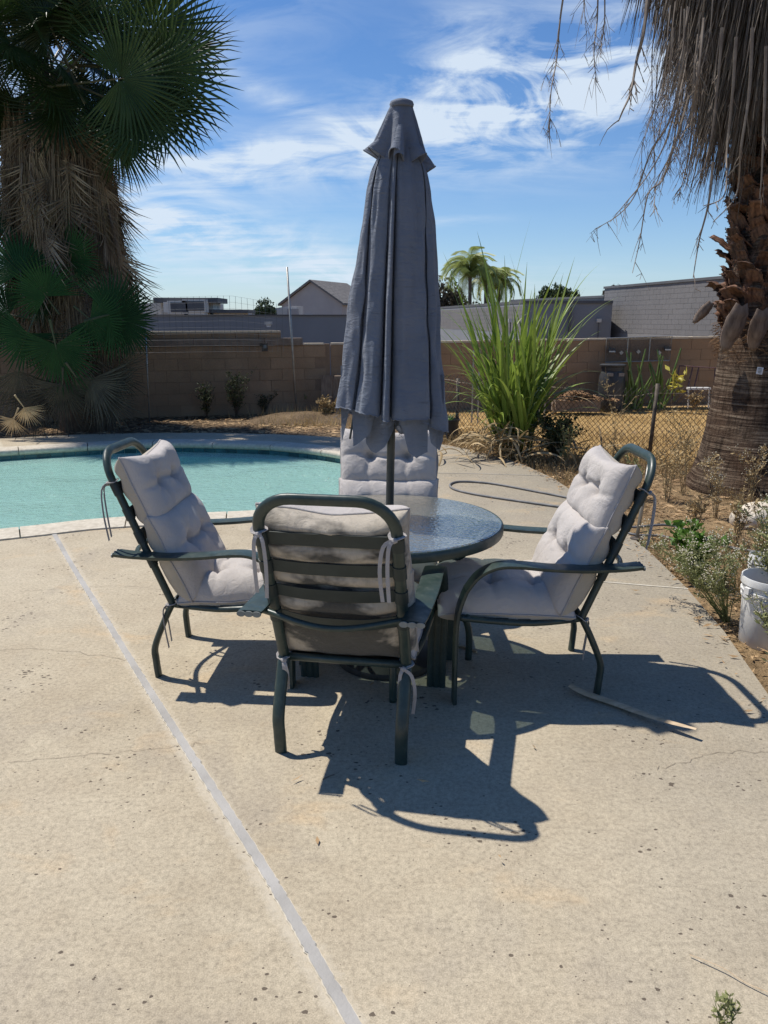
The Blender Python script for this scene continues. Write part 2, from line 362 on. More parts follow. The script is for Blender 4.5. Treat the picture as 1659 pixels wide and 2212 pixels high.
M['palm_grey'] = simple('old grey palm thatch', (.10,.075,.055), (.24,.19,.145), 9, .9, rnd=.4, trans=.04, bump=.3, stretch=(3,3,.4))
M['palm_straw'] = simple('straw palm leaf', (.40,.29,.16), (.60,.47,.30), 5, .8, rnd=.2, trans=.15, bump=.3)
M['petiole'] = simple('palm petiole', (.06,.055,.02), (.13,.105,.045), 6, .5)
M['boot'] = simple('palm boot', (.05,.024,.015), (.23,.11,.058), 8, .75, rnd=.45, bump=.5, bdist=.01, stretch=(4,4,1))
M['boot_pale'] = simple('pale palm boot', (.055,.035,.027), (.27,.20,.155), 3, .8, bump=.4, stretch=(4,4,1))
M['fibre'] = simple('palm fibre', (.14,.07,.03), (.30,.17,.08), 20, .9)
M['twig'] = simple('dry flower stalk', (.16,.12,.09), (.30,.24,.18), 9, .8)
def trunk_mat():
    m, t, o = newmat('ringed palm bark'); q = N(t)
    v = q.coord('Object', (1,1,1))
    ring = q.noise(q.coord('Object', (.55,.55,12)), 3.2, 6, .7, .35)
    crackc = q.coord('Object', (9,9,1.6)); cr = q.noise(crackc, 2.6, 4, .7)
    c = q.ramp(ring, [(.38, (.032,.021,.015)), (.5, (.095,.064,.044)), (.64, (.25,.19,.135))])
    c = q.mix(1, c, q.ramp(cr, [(.36, .45), (.5, 1.0), (.7, 1.2)]), 'MULTIPLY')
    big = q.noise(v, 1.1, 4); c = q.mix(q.ramp(big, [(.4, 0), (.7, .45)]), c, (.13,.065,.035))
    h = q.m('ADD', ring, q.m('MULTIPLY', cr, .8))
    t.links.new(q.bsdf(c, .92, 0, q.bump(h, 1., .045), .15), o.inputs[0]); return m
M['trunk'] = trunk_mat()
M['bark'] = simple('bark', (.08,.06,.045), (.17,.13,.10), 12, .9, bump=.6, bdist=.01)
M['reed'] = simple('bright reed leaf', (.14,.23,.03), (.30,.38,.07), 4, .42, rnd=.35, trans=.35, bump=.1, spec=.5)
M['reed_dry'] = simple('dry reed leaf', (.33,.22,.10), (.58,.44,.25), 4, .8, rnd=.3, trans=.2)
M['leaf_dark'] = simple('dark shrub leaf', (.025,.04,.012), (.06,.08,.025), 6, .6, trans=.2, bump=0)
M['leaf_tree'] = simple('distant tree leaf', (.03,.055,.022), (.075,.10,.045), .6, .7, trans=.15, bump=0, kind='World')
M['leaf_brown'] = simple('brownish tree leaf', (.06,.05,.035), (.12,.10,.065), .6, .7, trans=.15, bump=0, kind='World')
M['leaf_palm'] = simple('yellow green palm leaf', (.20,.25,.06), (.34,.38,.12), .8, .5, trans=.3, bump=0, kind='World')  # bright yellow green leaf colour of the distant palms
M['weed'] = simple('weed leaf', (.16,.18,.06), (.32,.32,.14), 6, .6, rnd=.2, trans=.25, bump=0)
M['weed_bright'] = simple('bright weed leaf', (.07,.15,.02), (.14,.26,.04), 6, .45, trans=.25, bump=0)
M['weed_dry'] = simple('dry weed', (.27,.19,.09), (.50,.37,.19), 5, .85, trans=.15, bump=0, kind='World')
M['litter'] = simple('leaf litter', (.17,.095,.045), (.56,.38,.20), 3.5, .85, trans=.1, bump=0, kind='World', lo=.25, hi=.72)
M['grass_dry'] = simple('dry grass', (.40,.27,.11), (.64,.47,.22), 1.5, .85, trans=.2, bump=0, kind='World')
M['plastic_black'] = simple('black plastic', (.025,.027,.03), (.05,.052,.055), 6, .45)
M['plastic_white'] = simple('white plastic', (.60,.59,.57), (.74,.73,.70), 6, .4, bump=.05)
M['pot_soil'] = simple('dry soil', (.10,.07,.05), (.2,.15,.11), 30, .95, bump=.8)
M['cactus'] = simple('cactus green', (.05,.10,.025), (.13,.19,.05), 6, .5)
M['yellow_leaf'] = simple('yellow leaf', (.45,.38,.04), (.65,.58,.12), 6, .5, trans=.3, bump=0)
M['wood'] = simple('weathered wood', (.14,.10,.07), (.26,.20,.15), 6, .8, stretch=(8,8,1), bump=.4)
M['rust_pipe'] = simple('maroon rusty pipe', (.07,.035,.035), (.15,.08,.075), 12, .6)
M['rock'] = simple('pale rock', (.50,.42,.32), (.68,.60,.48), 7, .85, bump=.6, bdist=.02)
M['paper'] = simple('white tag', (.68,.66,.64), (.8,.78,.76), 40, .6)
M['dark_rubber'] = simple('dark opening', (.012,.012,.014), (.02,.02,.022), 10, .6)
M['sheath'] = simple('dry leaf sheath', (.38,.27,.16), (.60,.46,.30), 7, .75, stretch=(1,6,6))
M['lamp_white'] = simple('white fixture', (.45,.44,.40), (.55,.54,.5), 4, .4, bump=0)
M['blossom'] = simple('pale dry flower', (.42,.38,.27), (.62,.57,.44), 30, .8, bump=0)

# ------------------------------------------------------------------ mesh helpers
def catmull(pts, n=6, closed=False):
    P = [Vector(p) for p in pts]; out = []
    L = len(P); rng = range(L if closed else L-1)
    for i in rng:
        if closed: a, b, c, d = P[(i-1) % L], P[i], P[(i+1) % L], P[(i+2) % L]
        else: a, b, c, d = P[max(i-1, 0)], P[i], P[i+1], P[min(i+2, L-1)]
        for k in range(n):
            t = k/n
            out.append(.5*((2*b)+(c-a)*t+(2*a-5*b+4*c-d)*t*t+(3*b-a-3*c+d)*t*t*t))
    if not closed: out.append(P[-1])
    return out
class MB:
    def __init__(s): s.v = []; s.f = []; s.mi = []
    def add(s, vs, fs, mi=0):
        o = len(s.v); s.v += [tuple(p) for p in vs]; s.f += [tuple(i+o for i in f) for f in fs]; s.mi += [mi]*len(fs)
        return s
    def box(s, c, d, rot=None, mi=0):
        h = Vector(d)/2; vs = []
        for z in (-1, 1):
            for a, b in ((-1,-1),(1,-1),(1,1),(-1,1)):
                p = Vector((a*h.x, b*h.y, z*h.z))
                if rot is not None: p = rot @ p
                vs.append(p+Vector(c))
        return s.add(vs, [(3,2,1,0),(4,5,6,7),(0,1,5,4),(1,2,6,5),(2,3,7,6),(3,0,4,7)], mi)
    def sweep(s, pts, prof, ref, closed=False, cap=True, scale=None, mi=0):
        P = [Vector(p) for p in pts]; n = len(P); k = len(prof); vs = []; fs = []
        side_prev = None
        for i in range(n):
            if closed: T = P[(i+1) % n]-P[i-1]
            else: T = P[min(i+1, n-1)]-P[max(i-1, 0)]
            T.normalize()
            r = Vector(ref) if ref is not None else (side_prev if side_prev is not None else (Vector((0,0,1)) if abs(T.z) < .9 else Vector((1,0,0))))
            if ref is None and side_prev is not None:
                a = (side_prev - T*side_prev.dot(T)).normalized(); b = T.cross(a)
            else:
                a = T.cross(r); 
                if a.length < 1e-6: a = T.orthogonal()
                a.normalize(); b = a.cross(T).normalized() if ref is not None else T.cross(a).normalized()
            side_prev = a.copy()
            sc = scale[i] if scale else 1
            for (x, y) in prof: vs.append(P[i]+a*x*sc+b*y*sc)
        for i in range(n if closed else n-1):
            j = (i+1) % n
            for q in range(k):
                r2 = (q+1) % k
                fs.append((i*k+q, i*k+r2, j*k+r2, j*k+q))
        if cap and not closed:
            fs.append(tuple(range(k-1, -1, -1))); fs.append(tuple((n-1)*k+q for q in range(k)))
        return s.add(vs, fs, mi)
    def tube(s, pts, r, k=8, cap=True, scale=None, closed=False, mi=0):
        return s.sweep(pts, [(r*math.cos(2*PI*i/k), r*math.sin(2*PI*i/k)) for i in range(k)], None, closed, cap, scale, mi)
    def lathe(s, prof, k=32, c=(0,0,0), mi=0):
        vs = []; fs = []; n = len(prof)
        for r, z in prof:
            for i in range(k):
                a = 2*PI*i/k; vs.append((c[0]+r*math.cos(a), c[1]+r*math.sin(a), c[2]+z))
        for j in range(n-1):
            for i in range(k):
                i2 = (i+1) % k; fs.append((j*k+i, j*k+i2, (j+1)*k+i2, (j+1)*k+i))
        return s.add(vs, fs, mi)
    def poly(s, rings, z=0, mi=0):
        vs = [Vector((p[0], p[1], z)) for r in rings for p in r]
        tri = tessellate_polygon([[Vector((p[0], p[1], 0)) for p in r] for r in rings])
        fs = []
        for a, b, c in tri:
            n_ = (vs[b]-vs[a]).cross(vs[c]-vs[a])
            fs.append((a, b, c) if n_.z > 0 else (a, c, b))
        return s.add(vs, fs, mi)
    def mesh(s, name, mats, smooth=False):
        me = bpy.data.meshes.new(name); me.from_pydata(s.v, [], s.f)
        if not isinstance(mats, (list, tuple)): mats = [mats]
        for m in mats: me.materials.append(m)
        if len(mats) > 1: me.polygons.foreach_set('material_index', s.mi)
        if smooth: me.polygons.foreach_set('use_smooth', [True]*len(me.polygons))
        me.update(); return me
    def build(s, name, mats, parent=None, smooth=False, world=False, kind=None, label=None):
        if world and parent is not None:
            L = Vector((0,0,0)); p = parent
            while p is not None: L += p.location; p = p.parent
            s.v = [(a[0]-L.x, a[1]-L.y, a[2]-L.z) for a in s.v]
        me = s.mesh(name, mats, smooth)
        o = bpy.data.objects.new(name, me); C.objects.link(o); o.parent = parent
        if kind: o['kind'] = kind
        if label: o['label'] = label
        return o
def inst(name, me, parent, loc=(0,0,0), rot=None, scale=1, label=None):
    o = bpy.data.objects.new(name, me); C.objects.link(o); o.parent = parent; o.location = loc
    if rot is not None: o.rotation_euler = rot if not isinstance(rot, Matrix) else rot.to_euler()
    o.scale = (scale,)*3 if isinstance(scale, (int, float)) else scale
    if label: o['label'] = label
    return o
def thing(name, label, cat, loc=(0,0,0), rotz=0, group=None):
    o = bpy.data.objects.new(name, None); C.objects.link(o); o.location = loc; o.rotation_euler = (0,0,rotz)
    o.empty_display_size = .1; o['label'] = label; o['category'] = cat
    if group: o['group'] = group
    return o
def tag(o, label, cat, group=None):
    o['label'] = label; o['category'] = cat
    if group: o['group'] = group
    return o
def autosmooth(o, ang=40):
    me = o.data
    me.polygons.foreach_set('use_smooth', [True]*len(me.polygons))
    try: me.set_sharp_from_angle(angle=math.radians(ang))
    except Exception: pass
    return o
R = random.uniform
def ell(a, b, k=12): return [(a*math.cos(2*PI*i/k), b*math.sin(2*PI*i/k)) for i in range(k)]

# ------------------------------------------------------------------ ground, deck, pool
pool_pts = [(-2.87,5.84),(-2.35,6.1),(-1.65,6.28),(-1.12,6.38),(-.72,6.52),(-.36,6.85),(-.14,7.4),(-.1,8.1),(-.22,8.8),(-.6,9.38),(-1.35,9.88),(-2.0,10.05),(-2.7,10.15),(-3.3,10.08),(-4.1,9.8),(-4.85,9.45),(-5.9,8.9),(-6.6,7.9),(-6.4,6.6),(-5.3,5.6),(-4.0,5.35)]
pool = [Vector((p.x, p.y)) for p in catmull([(a, b, 0) for a, b in pool_pts], 8, True)]
def area(r): return sum(r[i-1].x*r[i].y-r[i].x*r[i-1].y for i in range(len(r)))/2
if area(pool) < 0: pool.reverse()
def offset(r, d):
    out = []; n = len(r)
    for i in range(n):
        t = (r[(i+1) % n]-r[i-1]).normalized(); out.append(r[i]+Vector((t.y, -t.x))*d)
    return out
COPE = .31
outer = offset(pool, COPE)
ground_out = [(-400,-60),(400,-60),(400,500),(-400,500)]
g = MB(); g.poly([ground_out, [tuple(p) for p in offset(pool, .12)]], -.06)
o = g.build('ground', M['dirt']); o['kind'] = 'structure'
deck_out = [(-9,-3),(1.2,-3),(1.42,0),(1.55,1.6),(1.69,3.09),(1.80,3.8),(1.86,4.5),(1.885,5.25),(1.87,6.1),(1.83,7.0),(1.76,7.8),(1.60,8.55),(1.43,9.0),(1.1,9.6),(.8,10.05),(.3,10.4),(-.2,10.6),(-.64,10.7),(-1.53,10.98),(-2.5,11.12),(-3.43,11.12),(-4.4,10.95),(-5.3,10.6),(-6.5,10.0),(-9,9.0)]
dk = MB(); dk.poly([deck_out, [tuple(p) for p in outer]], 0.)
ds = catmull([(a, b, 0) for a, b in deck_out], 1, True)
n0 = len(deck_out)
dk.add([(a, b, 0) for a, b in deck_out]+[(a, b, -.2) for a, b in deck_out], [(i, n0+i, n0+(i+1) % n0, (i+1) % n0) for i in range(n0)])
deck = dk.build('patio_deck', M['concrete']); deck['kind'] = 'structure'
# expansion joint across the deck, filled with grey sealant, pale powdery edges
jp = [(-2.535,5.69),(-2.05,4.84),(-1.62,4.11),(-1.13,3.27),(-.78,2.68),(-.35,1.96),(-.07,1.45),(.35,.7),(.9,-.3)]
js = catmull([(a, b, 0) for a, b in jp], 14)
def ribbon(pts, w, z, wob=0., seed=0):
    vs = []; fs = []
    for i, p in enumerate(pts):
        t = (pts[min(i+1, len(pts)-1)]-pts[max(i-1, 0)]).normalized(); n_ = Vector((t.y, -t.x, 0))
        a = w+wob*noise.noise(Vector((i*.9, seed, 0))); b = w+wob*noise.noise(Vector((i*.9, seed+9, 0)))
        vs += [(p.x-n_.x*a, p.y-n_.y*a, z), (p.x+n_.x*b, p.y+n_.y*b, z)]
        if i: k = 2*i; fs.append((k-2, k-1, k+1, k))
    return vs, fs
r_ = MB(); r_.add(*ribbon(catmull(js, 3), .0185, .003, .006, 5)); e_ = r_.build('joint_edge', M['powder'], deck)
r_ = MB(); r_.add(*ribbon(catmull(js, 3), .0158, .006, .006, 5)); r_.build('joint_sealant', M['sealant'], deck)
for ci, seg in enumerate(([(-2.9,3.62),(-2.3,3.52),(-1.7,3.56),(-1.2,3.42)],[(-1.02,3.2),(-.9,3.3),(-.75,3.5),(-.6,3.62)],[(-1.4,2.55),(-1.0,2.62),(-.7,2.68)],[(1.0,2.5),(1.3,2.62),(1.6,2.6)],[(-2.2,4.4),(-1.6,4.5),(-1.0,4.3),(-.7,4.32)])):
    cp = catmull([(a, b, 0) for a, b in seg], 16)
    cp = [p+Vector((noise.noise(Vector((i*.45, ci, 0)))*.03, noise.noise(Vector((i*.45, ci, 9)))*.03, 0)) for i, p in enumerate(cp)]
    r_ = MB(); r_.add(*ribbon(cp, .0008, .0025, .0012, ci)); r_.build('crack', M['crack'], deck)
for seg in ([(1.86,4.45),(1.2,4.62),(.7,4.75),(.2,4.86),(-.3,4.93)], [(1.72,7.95),(1.1,8.05),(.6,8.1),(.25,8.12)]):
    r_ = MB(); r_.add(*ribbon(catmull([(a, b, 0) for a, b in seg], 8), .007, .003, .004, 1)); r_.build('joint_line', M['powder'] if seg[0][1] < 5 else M['sealant'], deck)
# coping stones
cop = thing('pool_coping', 'pale rounded concrete coping stones round the edge of the swimming pool', 'pool coping', (-3, 8, 0))
cum = [0.]
for i in range(len(pool)): cum.append(cum[-1]+(pool[(i+1) % len(pool)]-pool[i]).length)
PER = cum[-1]
def along(s_, ring=None):
    ring = ring or pool
    s_ %= PER
    lo = 0
    for i in range(len(pool)):
        if cum[i+1] >= s_: lo = i; break
    f = (s_-cum[lo])/(cum[lo+1]-cum[lo]); a, b = pool[lo], pool[(lo+1) % len(pool)]
    t = (pool[(lo+1) % len(pool)]-pool[lo-1]).normalized()*(1-f)+(pool[(lo+2) % len(pool)]-pool[lo]).normalized()*f
    t.normalize(); return a.lerp(b, f), t
ns = 22; sl_ = PER/ns
for k in range(ns):
    pts = []; vs = []; fs = []
    prof = [(-.035,-.035),(-.038,-.012),(-.028,.008),(-.01,.016),(.12,.018),(COPE-.006,.012),(COPE-.002,-.06),(-.01,-.06)]
    m_ = 12
    for j in range(m_+1):
        p, t = along(k*sl_+.005+(sl_-.010)*j/m_); n_ = Vector((t.y, -t.x))
        wob = .004*noise.noise(Vector((p.x*3, p.y*3, 0)))
        for a, z in prof: vs.append((p.x+n_.x*(a+wob), p.y+n_.y*(a+wob), z+wob*.4))
    K = len(prof)
    for j in range(m_):
        for q in range(K):
            r2 = (q+1) % K; fs.append((j*K+q, j*K+r2, (j+1)*K+r2, (j+1)*K+q))
    fs.append(tuple(range(K))); fs.append(tuple(m_*K+q for q in range(K-1, -1, -1)))
    b = MB(); b.add(vs, fs); o = b.build('coping_stone', M['coping'], cop, world=True); autosmooth(o, 50)
b = MB(); b.add(*ribbon([Vector((*p, 0)) for p in offset(pool, COPE-.002)+[offset(pool, COPE-.002)[0]]], .012, -.004)); b.build('coping_joint', M['sealant'], cop, world=True)
# basin
n0 = len(pool); inr = offset(pool, .0)
b = MB(); b.add([(p.x, p.y, -.13) for p in inr]+[(p.x, p.y, -1.25) for p in inr], [(i, (i+1) % n0, n0+(i+1) % n0, n0+i) for i in range(n0)])
b.poly([[tuple(p) for p in inr]], -1.25); o = b.build('pool_basin', M['plaster']); o['kind'] = 'structure'
bk = MB(); rg = offset(pool, .012)
bk.add([(p.x, p.y, -.0) for p in rg]+[(p.x, p.y, -.26) for p in rg], [(i, (i+1) % n0, n0+(i+1) % n0, n0+i) for i in range(n0)]); 
bk.build('tile_grout', M['grout'], o)
tb = MB(); tb.box((0, .0, 0), (.143, .012, .143)); tm = tb.mesh('tile', M['tile'])
nt_ = int(PER/.150)
for k in range(nt_):
    p, t = along(k*PER/nt_)
    inst('tile', tm, o, (p.x+t.y*.004, p.y-t.x*.004, -.108), (0, R(-.01,.01), math.atan2(t.y, t.x)))
b = MB(); b.poly([[tuple(p) for p in offset(pool, .002)]], -.115); o = b.build('pool_water', M['water']); o['kind'] = 'structure'
# lawn beyond the chain link fence
lawn = [(.9,11.4),(2.0,9.9),(3.2,8.9),(4.5,8.3),(7,7.8),(14,8),(14,15.6),(1,14.9),(.2,13.4)]
b = MB(); b.poly([lawn], -.056); o = b.build('dry_lawn', M['lawn']); o['kind'] = 'structure'

# ------------------------------------------------------------------ block walls
def block_face(root, p0, p1, z0, rows, bm, bl=.4, bh=.2, th=.15, rise=0., limit=300, nm='block', jit=.003, gap=.009, sf=None):
    p0 = Vector(p0); p1 = Vector(p1); L = (p1-p0).length; d = (p1-p0)/L; ang = math.atan2(d.y, d.x)
    tb = MB(); tb.box((0,0,0), (bl-gap, th, bh-gap)); me = tb.mesh(nm, bm)
    hb = MB(); hb.box((0,0,0), (bl/2-gap, th, bh-gap)); me2 = hb.mesh(nm, bm)
    cnt = 0; rest = MB(); base = root.location
    n = int(L/bl); nrm = Vector((d.y, -d.x))
    for r in range(rows):
        off = 0 if r % 2 else bl/2
        s_ = 0; items = []
        if r % 2 == 0: items.append((bl/4, True)); s_ = bl/2
        while s_+bl <= L+.01: items.append((s_+bl/2, False)); s_ += bl
        for c_, half in items:
            p = p0+d*c_+nrm*R(-jit, jit)
            z = z0+(r+.5)*bh+rise*c_/L
            if cnt < limit:
                inst(nm, me2 if half else me, root, (p.x-base.x, p.y-base.y, z-base.z), (0, 0, ang)); cnt += 1
            else:
                rest.box((p.x, p.y, z), ((bl/2 if half else bl)-gap, th, bh-gap), Matrix.Rotation(ang, 3, 'Z'))
    if rest.v: rest.build('far_blocks', bm, root, world=True, kind='stuff')
    mid = (p0+p1)/2
    return d, nrm, ang, L, mid
wl = thing('block_wall', 'low brown block wall behind the pool with raised pale capped section', 'block wall', (-4.6, 13.2, 0))
A0, A1 = (-8.0, 12.3), (-1.0, 14.3)
d, nr, ang, L, mid = block_face(wl, A0, A1, -.06, 6, M['brown_block'])
b = MB(); b.box((mid.x, mid.y, .55), (L, .134, 1.24), Matrix.Rotation(ang, 3, 'Z')); b.build('mortar_core', M['brown_mortar'], wl, world=True)
L2 = L-.50; md2 = Vector(A0)+d*(L2/2)
k = 0
while k*1.22 < L2:
    ln = min(1.21, L2-k*1.22); c_ = Vector(A0)+d*(k*1.22+ln/2)+nr*.012
    b = MB(); b.box((c_.x, c_.y, 1.215), (ln, .19, .125), Matrix.Rotation(ang+R(-.004,.004), 3, 'Z')); b.build('beam', M['beam'], wl, world=True)
    k += 1
k = 0
while (k+1)*.4 < L2:
    c_ = Vector(A0)+d*(k*.4+.2)
    b = MB(); b.box((c_.x, c_.y, 1.325), (.393, .14, .09), Matrix.Rotation(ang, 3, 'Z')); b.build('block', M['brown_block'], wl, world=True)
    b = MB(); b.box((c_.x, c_.y, 1.388), (.396, .17, .032), Matrix.Rotation(ang+R(-.01,.01), 3, 'Z')); b.build('cap_block', M['cap_block'], wl, world=True)
    k += 1
k = 0
while L2+(k+1)*.4 < L+.4:
    c_ = Vector(A0)+d*(L2+k*.4+.2)
    if L2+k*.4+.4 < L+.01:
        b = MB(); b.box((c_.x, c_.y, 1.17), (.396, .17, .03), Matrix.Rotation(ang, 3, 'Z')); b.build('cap_block', M['cap_block'], wl, world=True)
    k += 1
wr = thing('block_wall', 'long brown block wall with pale cap behind the dry lawn', 'block wall', (3.9, 14.8, 0))
B0, B1 = (-.97, 14.32), (10.4, 15.35)
d, nr, ang, L, mid = block_face(wr, B0, B1, -.05, 6, M['brown_block'], rise=.17)
b = MB(); b.box((mid.x, mid.y, .6), (L, .134, 1.25), Matrix.Rotation(ang, 3, 'Z') @ Matrix.Rotation(-.014, 3, 'Y')); b.build('mortar_core', M['brown_mortar'], wr, world=True)
for k in range(int(L/.4)):
    c_ = Vector(B0)+d*(k*.4+.2)
    b = MB(); b.box((c_.x, c_.y, 1.168+.17*(k*.4+.2)/L), (.396, .17, .032), Matrix.Rotation(ang, 3, 'Z')); b.build('cap_block', M['cap_block'], wr, world=True)
RW = lambda s_: Vector(B0)+d*s_-0*nr   # point along the right wall
rw_d, rw_n, rw_ang = d, nr, ang

# ------------------------------------------------------------------ buildings
gw = thing('grey_building', 'long low grey painted building wall behind the raised capped wall, left of the umbrella', 'building', (-6, 22, 0))
a, c_ = Vector((-13, 22)), Vector((.4, 22.3)); dd = (c_-a).normalized(); an = math.atan2(dd.y, dd.x); md = (a+c_)/2
b = MB(); b.box((md.x, md.y+2, .2), ((c_-a).length, 4, 3.0), Matrix.Rotation(an, 3, 'Z')); b.build('wall', M['grey_wall'], gw, world=True)
b = MB(); b.box((md.x, md.y+1.99, 1.715), ((c_-a).length+.04, 4.06, .03), Matrix.Rotation(an, 3, 'Z')); b.build('parapet_cap', M['dark_grey'], gw, world=True)
fx = thing('wall_lamp', 'small white lamp fixed high on the grey building wall left of the umbrella', 'wall lamp', (at(580,690,Y=21.9).x, 21.95, 1.5))
b = MB(); b.box((0,-.06,0), (.2,.1,.08)); b.box((0,-.05,-.06), (.13,.08,.05)); b.build('housing', M['lamp_white'], fx); b = MB(); b.box((0,-.06,-.095), (.10,.06,.02)); b.build('diffuser', M['plastic_white'], fx)

ga = thing('grey_block_building', 'grey painted block building with stepped roofline at right behind the brown wall', 'building', (11, 30, 0))
a, c_ = Vector((10.55, 38.0)), Vector((13.3, 22.5))
d, nr, ang, L, mid = block_face(ga, a, c_, 1.0, 10, M['grey_block'], bl=.54, limit=300)
b = MB(); q_ = mid-nr*2.007; b.box((q_.x, q_.y, 1.0), (L, 4.15, 4.02), Matrix.Rotation(ang, 3, 'Z')); b.build('wall', M['grey_mortar'], ga, world=True)
b = MB(); q_ = mid-nr*2.0; b.box((q_.x, q_.y, 3.06), (L+.1, 4.24, .1), Matrix.Rotation(ang, 3, 'Z')); b.build('roof_edge', M['dark_grey'], ga, world=True)
a2, c2 = Vector((7.4, 46.5)), Vector((10.5, 38.05))
dd = (c2-a2).normalized(); an = math.atan2(dd.y, dd.x); md = (a2+c2)/2; nn = Vector((dd.y, -dd.x))
b = MB(); q_ = md-nn*2; b.box((q_.x, q_.y, 1.3), ((c2-a2).length, 4, 2.65), Matrix.Rotation(an, 3, 'Z')); b.build('rear_wall', M['grey_block'], ga, world=True)
b = MB(); q_ = md-nn*2; b.box((q_.x, q_.y, 2.66), ((c2-a2).length+.1, 4.14, .1), Matrix.Rotation(an, 3, 'Z')); b.build('roof_edge', M['dark_grey'], ga, world=True)

gb = thing('grey_block_building', 'lower grey block building with dark shaded end wall behind the tall reeds', 'building', (6, 40, 0))
a, c_ = Vector((3.3, 58)), Vector((6.35, 36))
d, nr, ang, L, mid = block_face(gb, a, c_, 1.0, 6, M['grey_block'], limit=300)
fr_ = Vector((10.75, 36.0))
prof = [a, c_, Vector((10.3, 35.9)), Vector((10.2, 40)), Vector((7, 50)), Vector((5, 58))]
b = MB(); nn_ = len(prof); sh = [p+nr*.068 for p in prof[:1]]+[c_+nr*.068]+prof[2:]
b.add([(p.x, p.y, -1) for p in sh]+[(p.x, p.y, 2.33) for p in sh], [(i, (i+1) % nn_, nn_+(i+1) % nn_, nn_+i) for i in range(nn_)]+[tuple(nn_+i for i in range(nn_))])
b.build('wall', M['grey_wall'], gb, world=True)
b = MB(); pts = [Vector((p.x, p.y, 2.36)) for p in (a, c_, Vector((10.3, 35.9)))]
b.sweep(pts, [(-.09,-.06),(.09,-.06),(.09,.06),(-.09,.06)], (0,0,1)); b.build('roof_edge', M['dark_grey'], gb, world=True)
b = MB(); b.box((8.4, 35.8, 1.6), (.10, .12, 1.1)); b.build('downpipe', M['dark_grey'], gb, world=True)
for px, lb in ((1103, 'small white lamp on the dark end wall, nearer the umbrella'), (1294, 'small white lamp on the dark end wall, nearer the right palm')):
    p = at(px, 690, Y=35.7)
    fx = thing('wall_lamp', lb, 'wall lamp', (p.x, 35.72, 1.55))
    b = MB(); b.box((0,0,0), (.2,.16,.16)); b.build('housing', M['lamp_white'], fx); b = MB(); b.tube([(0,0,-.08),(0,.0,-.9)], .03, 6); b.build('conduit', M['dark_grey'], fx)

# pale house with tiled gable roof
hs = thing('house', 'pale stucco house with grey tiled gable roof left of the umbrella', 'house', (-8, 88, 0), math.radians(24))
b = MB(); w2, ln = 3.75, 9
b.add([(-w2,0,-3),(w2,0,-3),(w2,0,3.2),(0,0,5.55),(-w2,0,3.2),(-w2,ln,-3),(w2,ln,-3),(w2,ln,3.2),(0,ln,5.55),(-w2,ln,3.2)], [(0,1,2,3,4),(9,8,7,6,5),(1,6,7,2),(5,0,4,9),(2,7,8,3),(3,8,9,4)])
hs.rotation_euler = (0,0,math.radians(-22)); b.build('wall', M['stucco'], hs)
for sd in (-1, 1):
    rf = MB(); dz = Vector((sd*w2, 0, -2.35)).normalized(); nrm = Vector((-dz.z*sd, 0, abs(dz.x)))
    p0_ = Vector((0,-.35,5.62)); L_ = 4.8
    vs = [p0_, p0_+dz*L_, p0_+dz*L_+Vector((0,ln+.7,0)), p0_+Vector((0,ln+.7,0))]
    vs += [v_+Vector((0,0,.16)) for v_ in vs]
    rf.add(vs, [(0,1,2,3),(7,6,5,4),(0,4,5,1),(1,5,6,2),(2,6,7,3),(3,7,4,0)])
    roof = rf.build('roof', M['roof_tile'], hs)
    cs = MB()
    for r in range(14):
        cs.box(p0_+dz*(.17+r*.34)+Vector((0, ln/2+.35, .19)), (.30,ln+.7,.06), Matrix.Rotation(-math.atan2(dz.z, dz.x) if sd > 0 else math.atan2(dz.z, -dz.x), 3, 'Y'))
    cs.build('tile_course', M['roof_tile'], roof)
for x_ in (-1.6, .9, 2.4):
    b = MB(); b.box((x_,-.03,1.75), (.5,.08,.5)); v_ = b.build('vent', M['dark_grey'], hs)
    b = MB()
    for q in range(3): b.box((x_,-.09,1.62+q*.13), (.44,.03,.05))
    b.build('louvre', M['stucco'], v_)
b = MB(); b.box((-.35,-.03,1.2), (.9,.06,1.9)); b.build('door', M['white_stucco'], hs)

wb = thing('flat_roof_building', 'white flat roofed building with rooftop air units at far left', 'building', (-16.5, 50, 0))
b = MB(); b.box((-16.5,52,1.0), (11.2,4,3.2)); b.build('wall', M['white_stucco'], wb, world=True)
b = MB(); b.box((-12.0,49.7,2.72), (3.9,3,.30)); b.build('roof_overhang', M['dark_grey'], wb, world=True)
b = MB(); b.box((-12.1,50,1.6), (3.2,2.2,2.0)); b.build('upper_wall', M['white_stucco'], wb, world=True)
b = MB(); b.box((-9.7,49.9,1.0), (2.0,2,2)); b.build('side_wing', M['white_stucco'], wb, world=True)
b = MB(); b.box((-9.6,49.7,2.08), (2.7,2.6,.2)); b.build('roof_overhang', M['dark_grey'], wb, world=True)
for x_, z_, w_, lb in ((386, 664, 1.25, 'grey box air unit on the white building, left of the pair'), (420, 661, 1.35, 'grey box air unit on the white building, right of the pair')):
    p = at(x_, z_, Y=47.5); ac = thing('air_unit', lb, 'air conditioner', (p.x, 47.5, p.z-.45))
    b = MB(); b.box((0,.3,.45), (w_,1,.75)); b.box((-w_/2-.12,.3,.45), (.24,.9,.6)); b.build('housing', M['white_stucco'], ac)
    b = MB(); b.box((.08,-.22,.45), (w_*.8,.04,.55)); b.build('grille', M['dark_grey'], ac)
    b = MB(); b.box((0,.3,-.2), (w_*.9,.9,.55)); b.build('stand', M['white_stucco'], ac)
lr = thing('low_roof', 'low pale sloping roof between the flat building and the tiled house', 'roof', (-9, 70, 0))
b = MB(); p = [at(490,681,Y=70), at(620,662,Y=70), at(640,662,Y=70), at(640,690,Y=70), at(490,690,Y=70)]
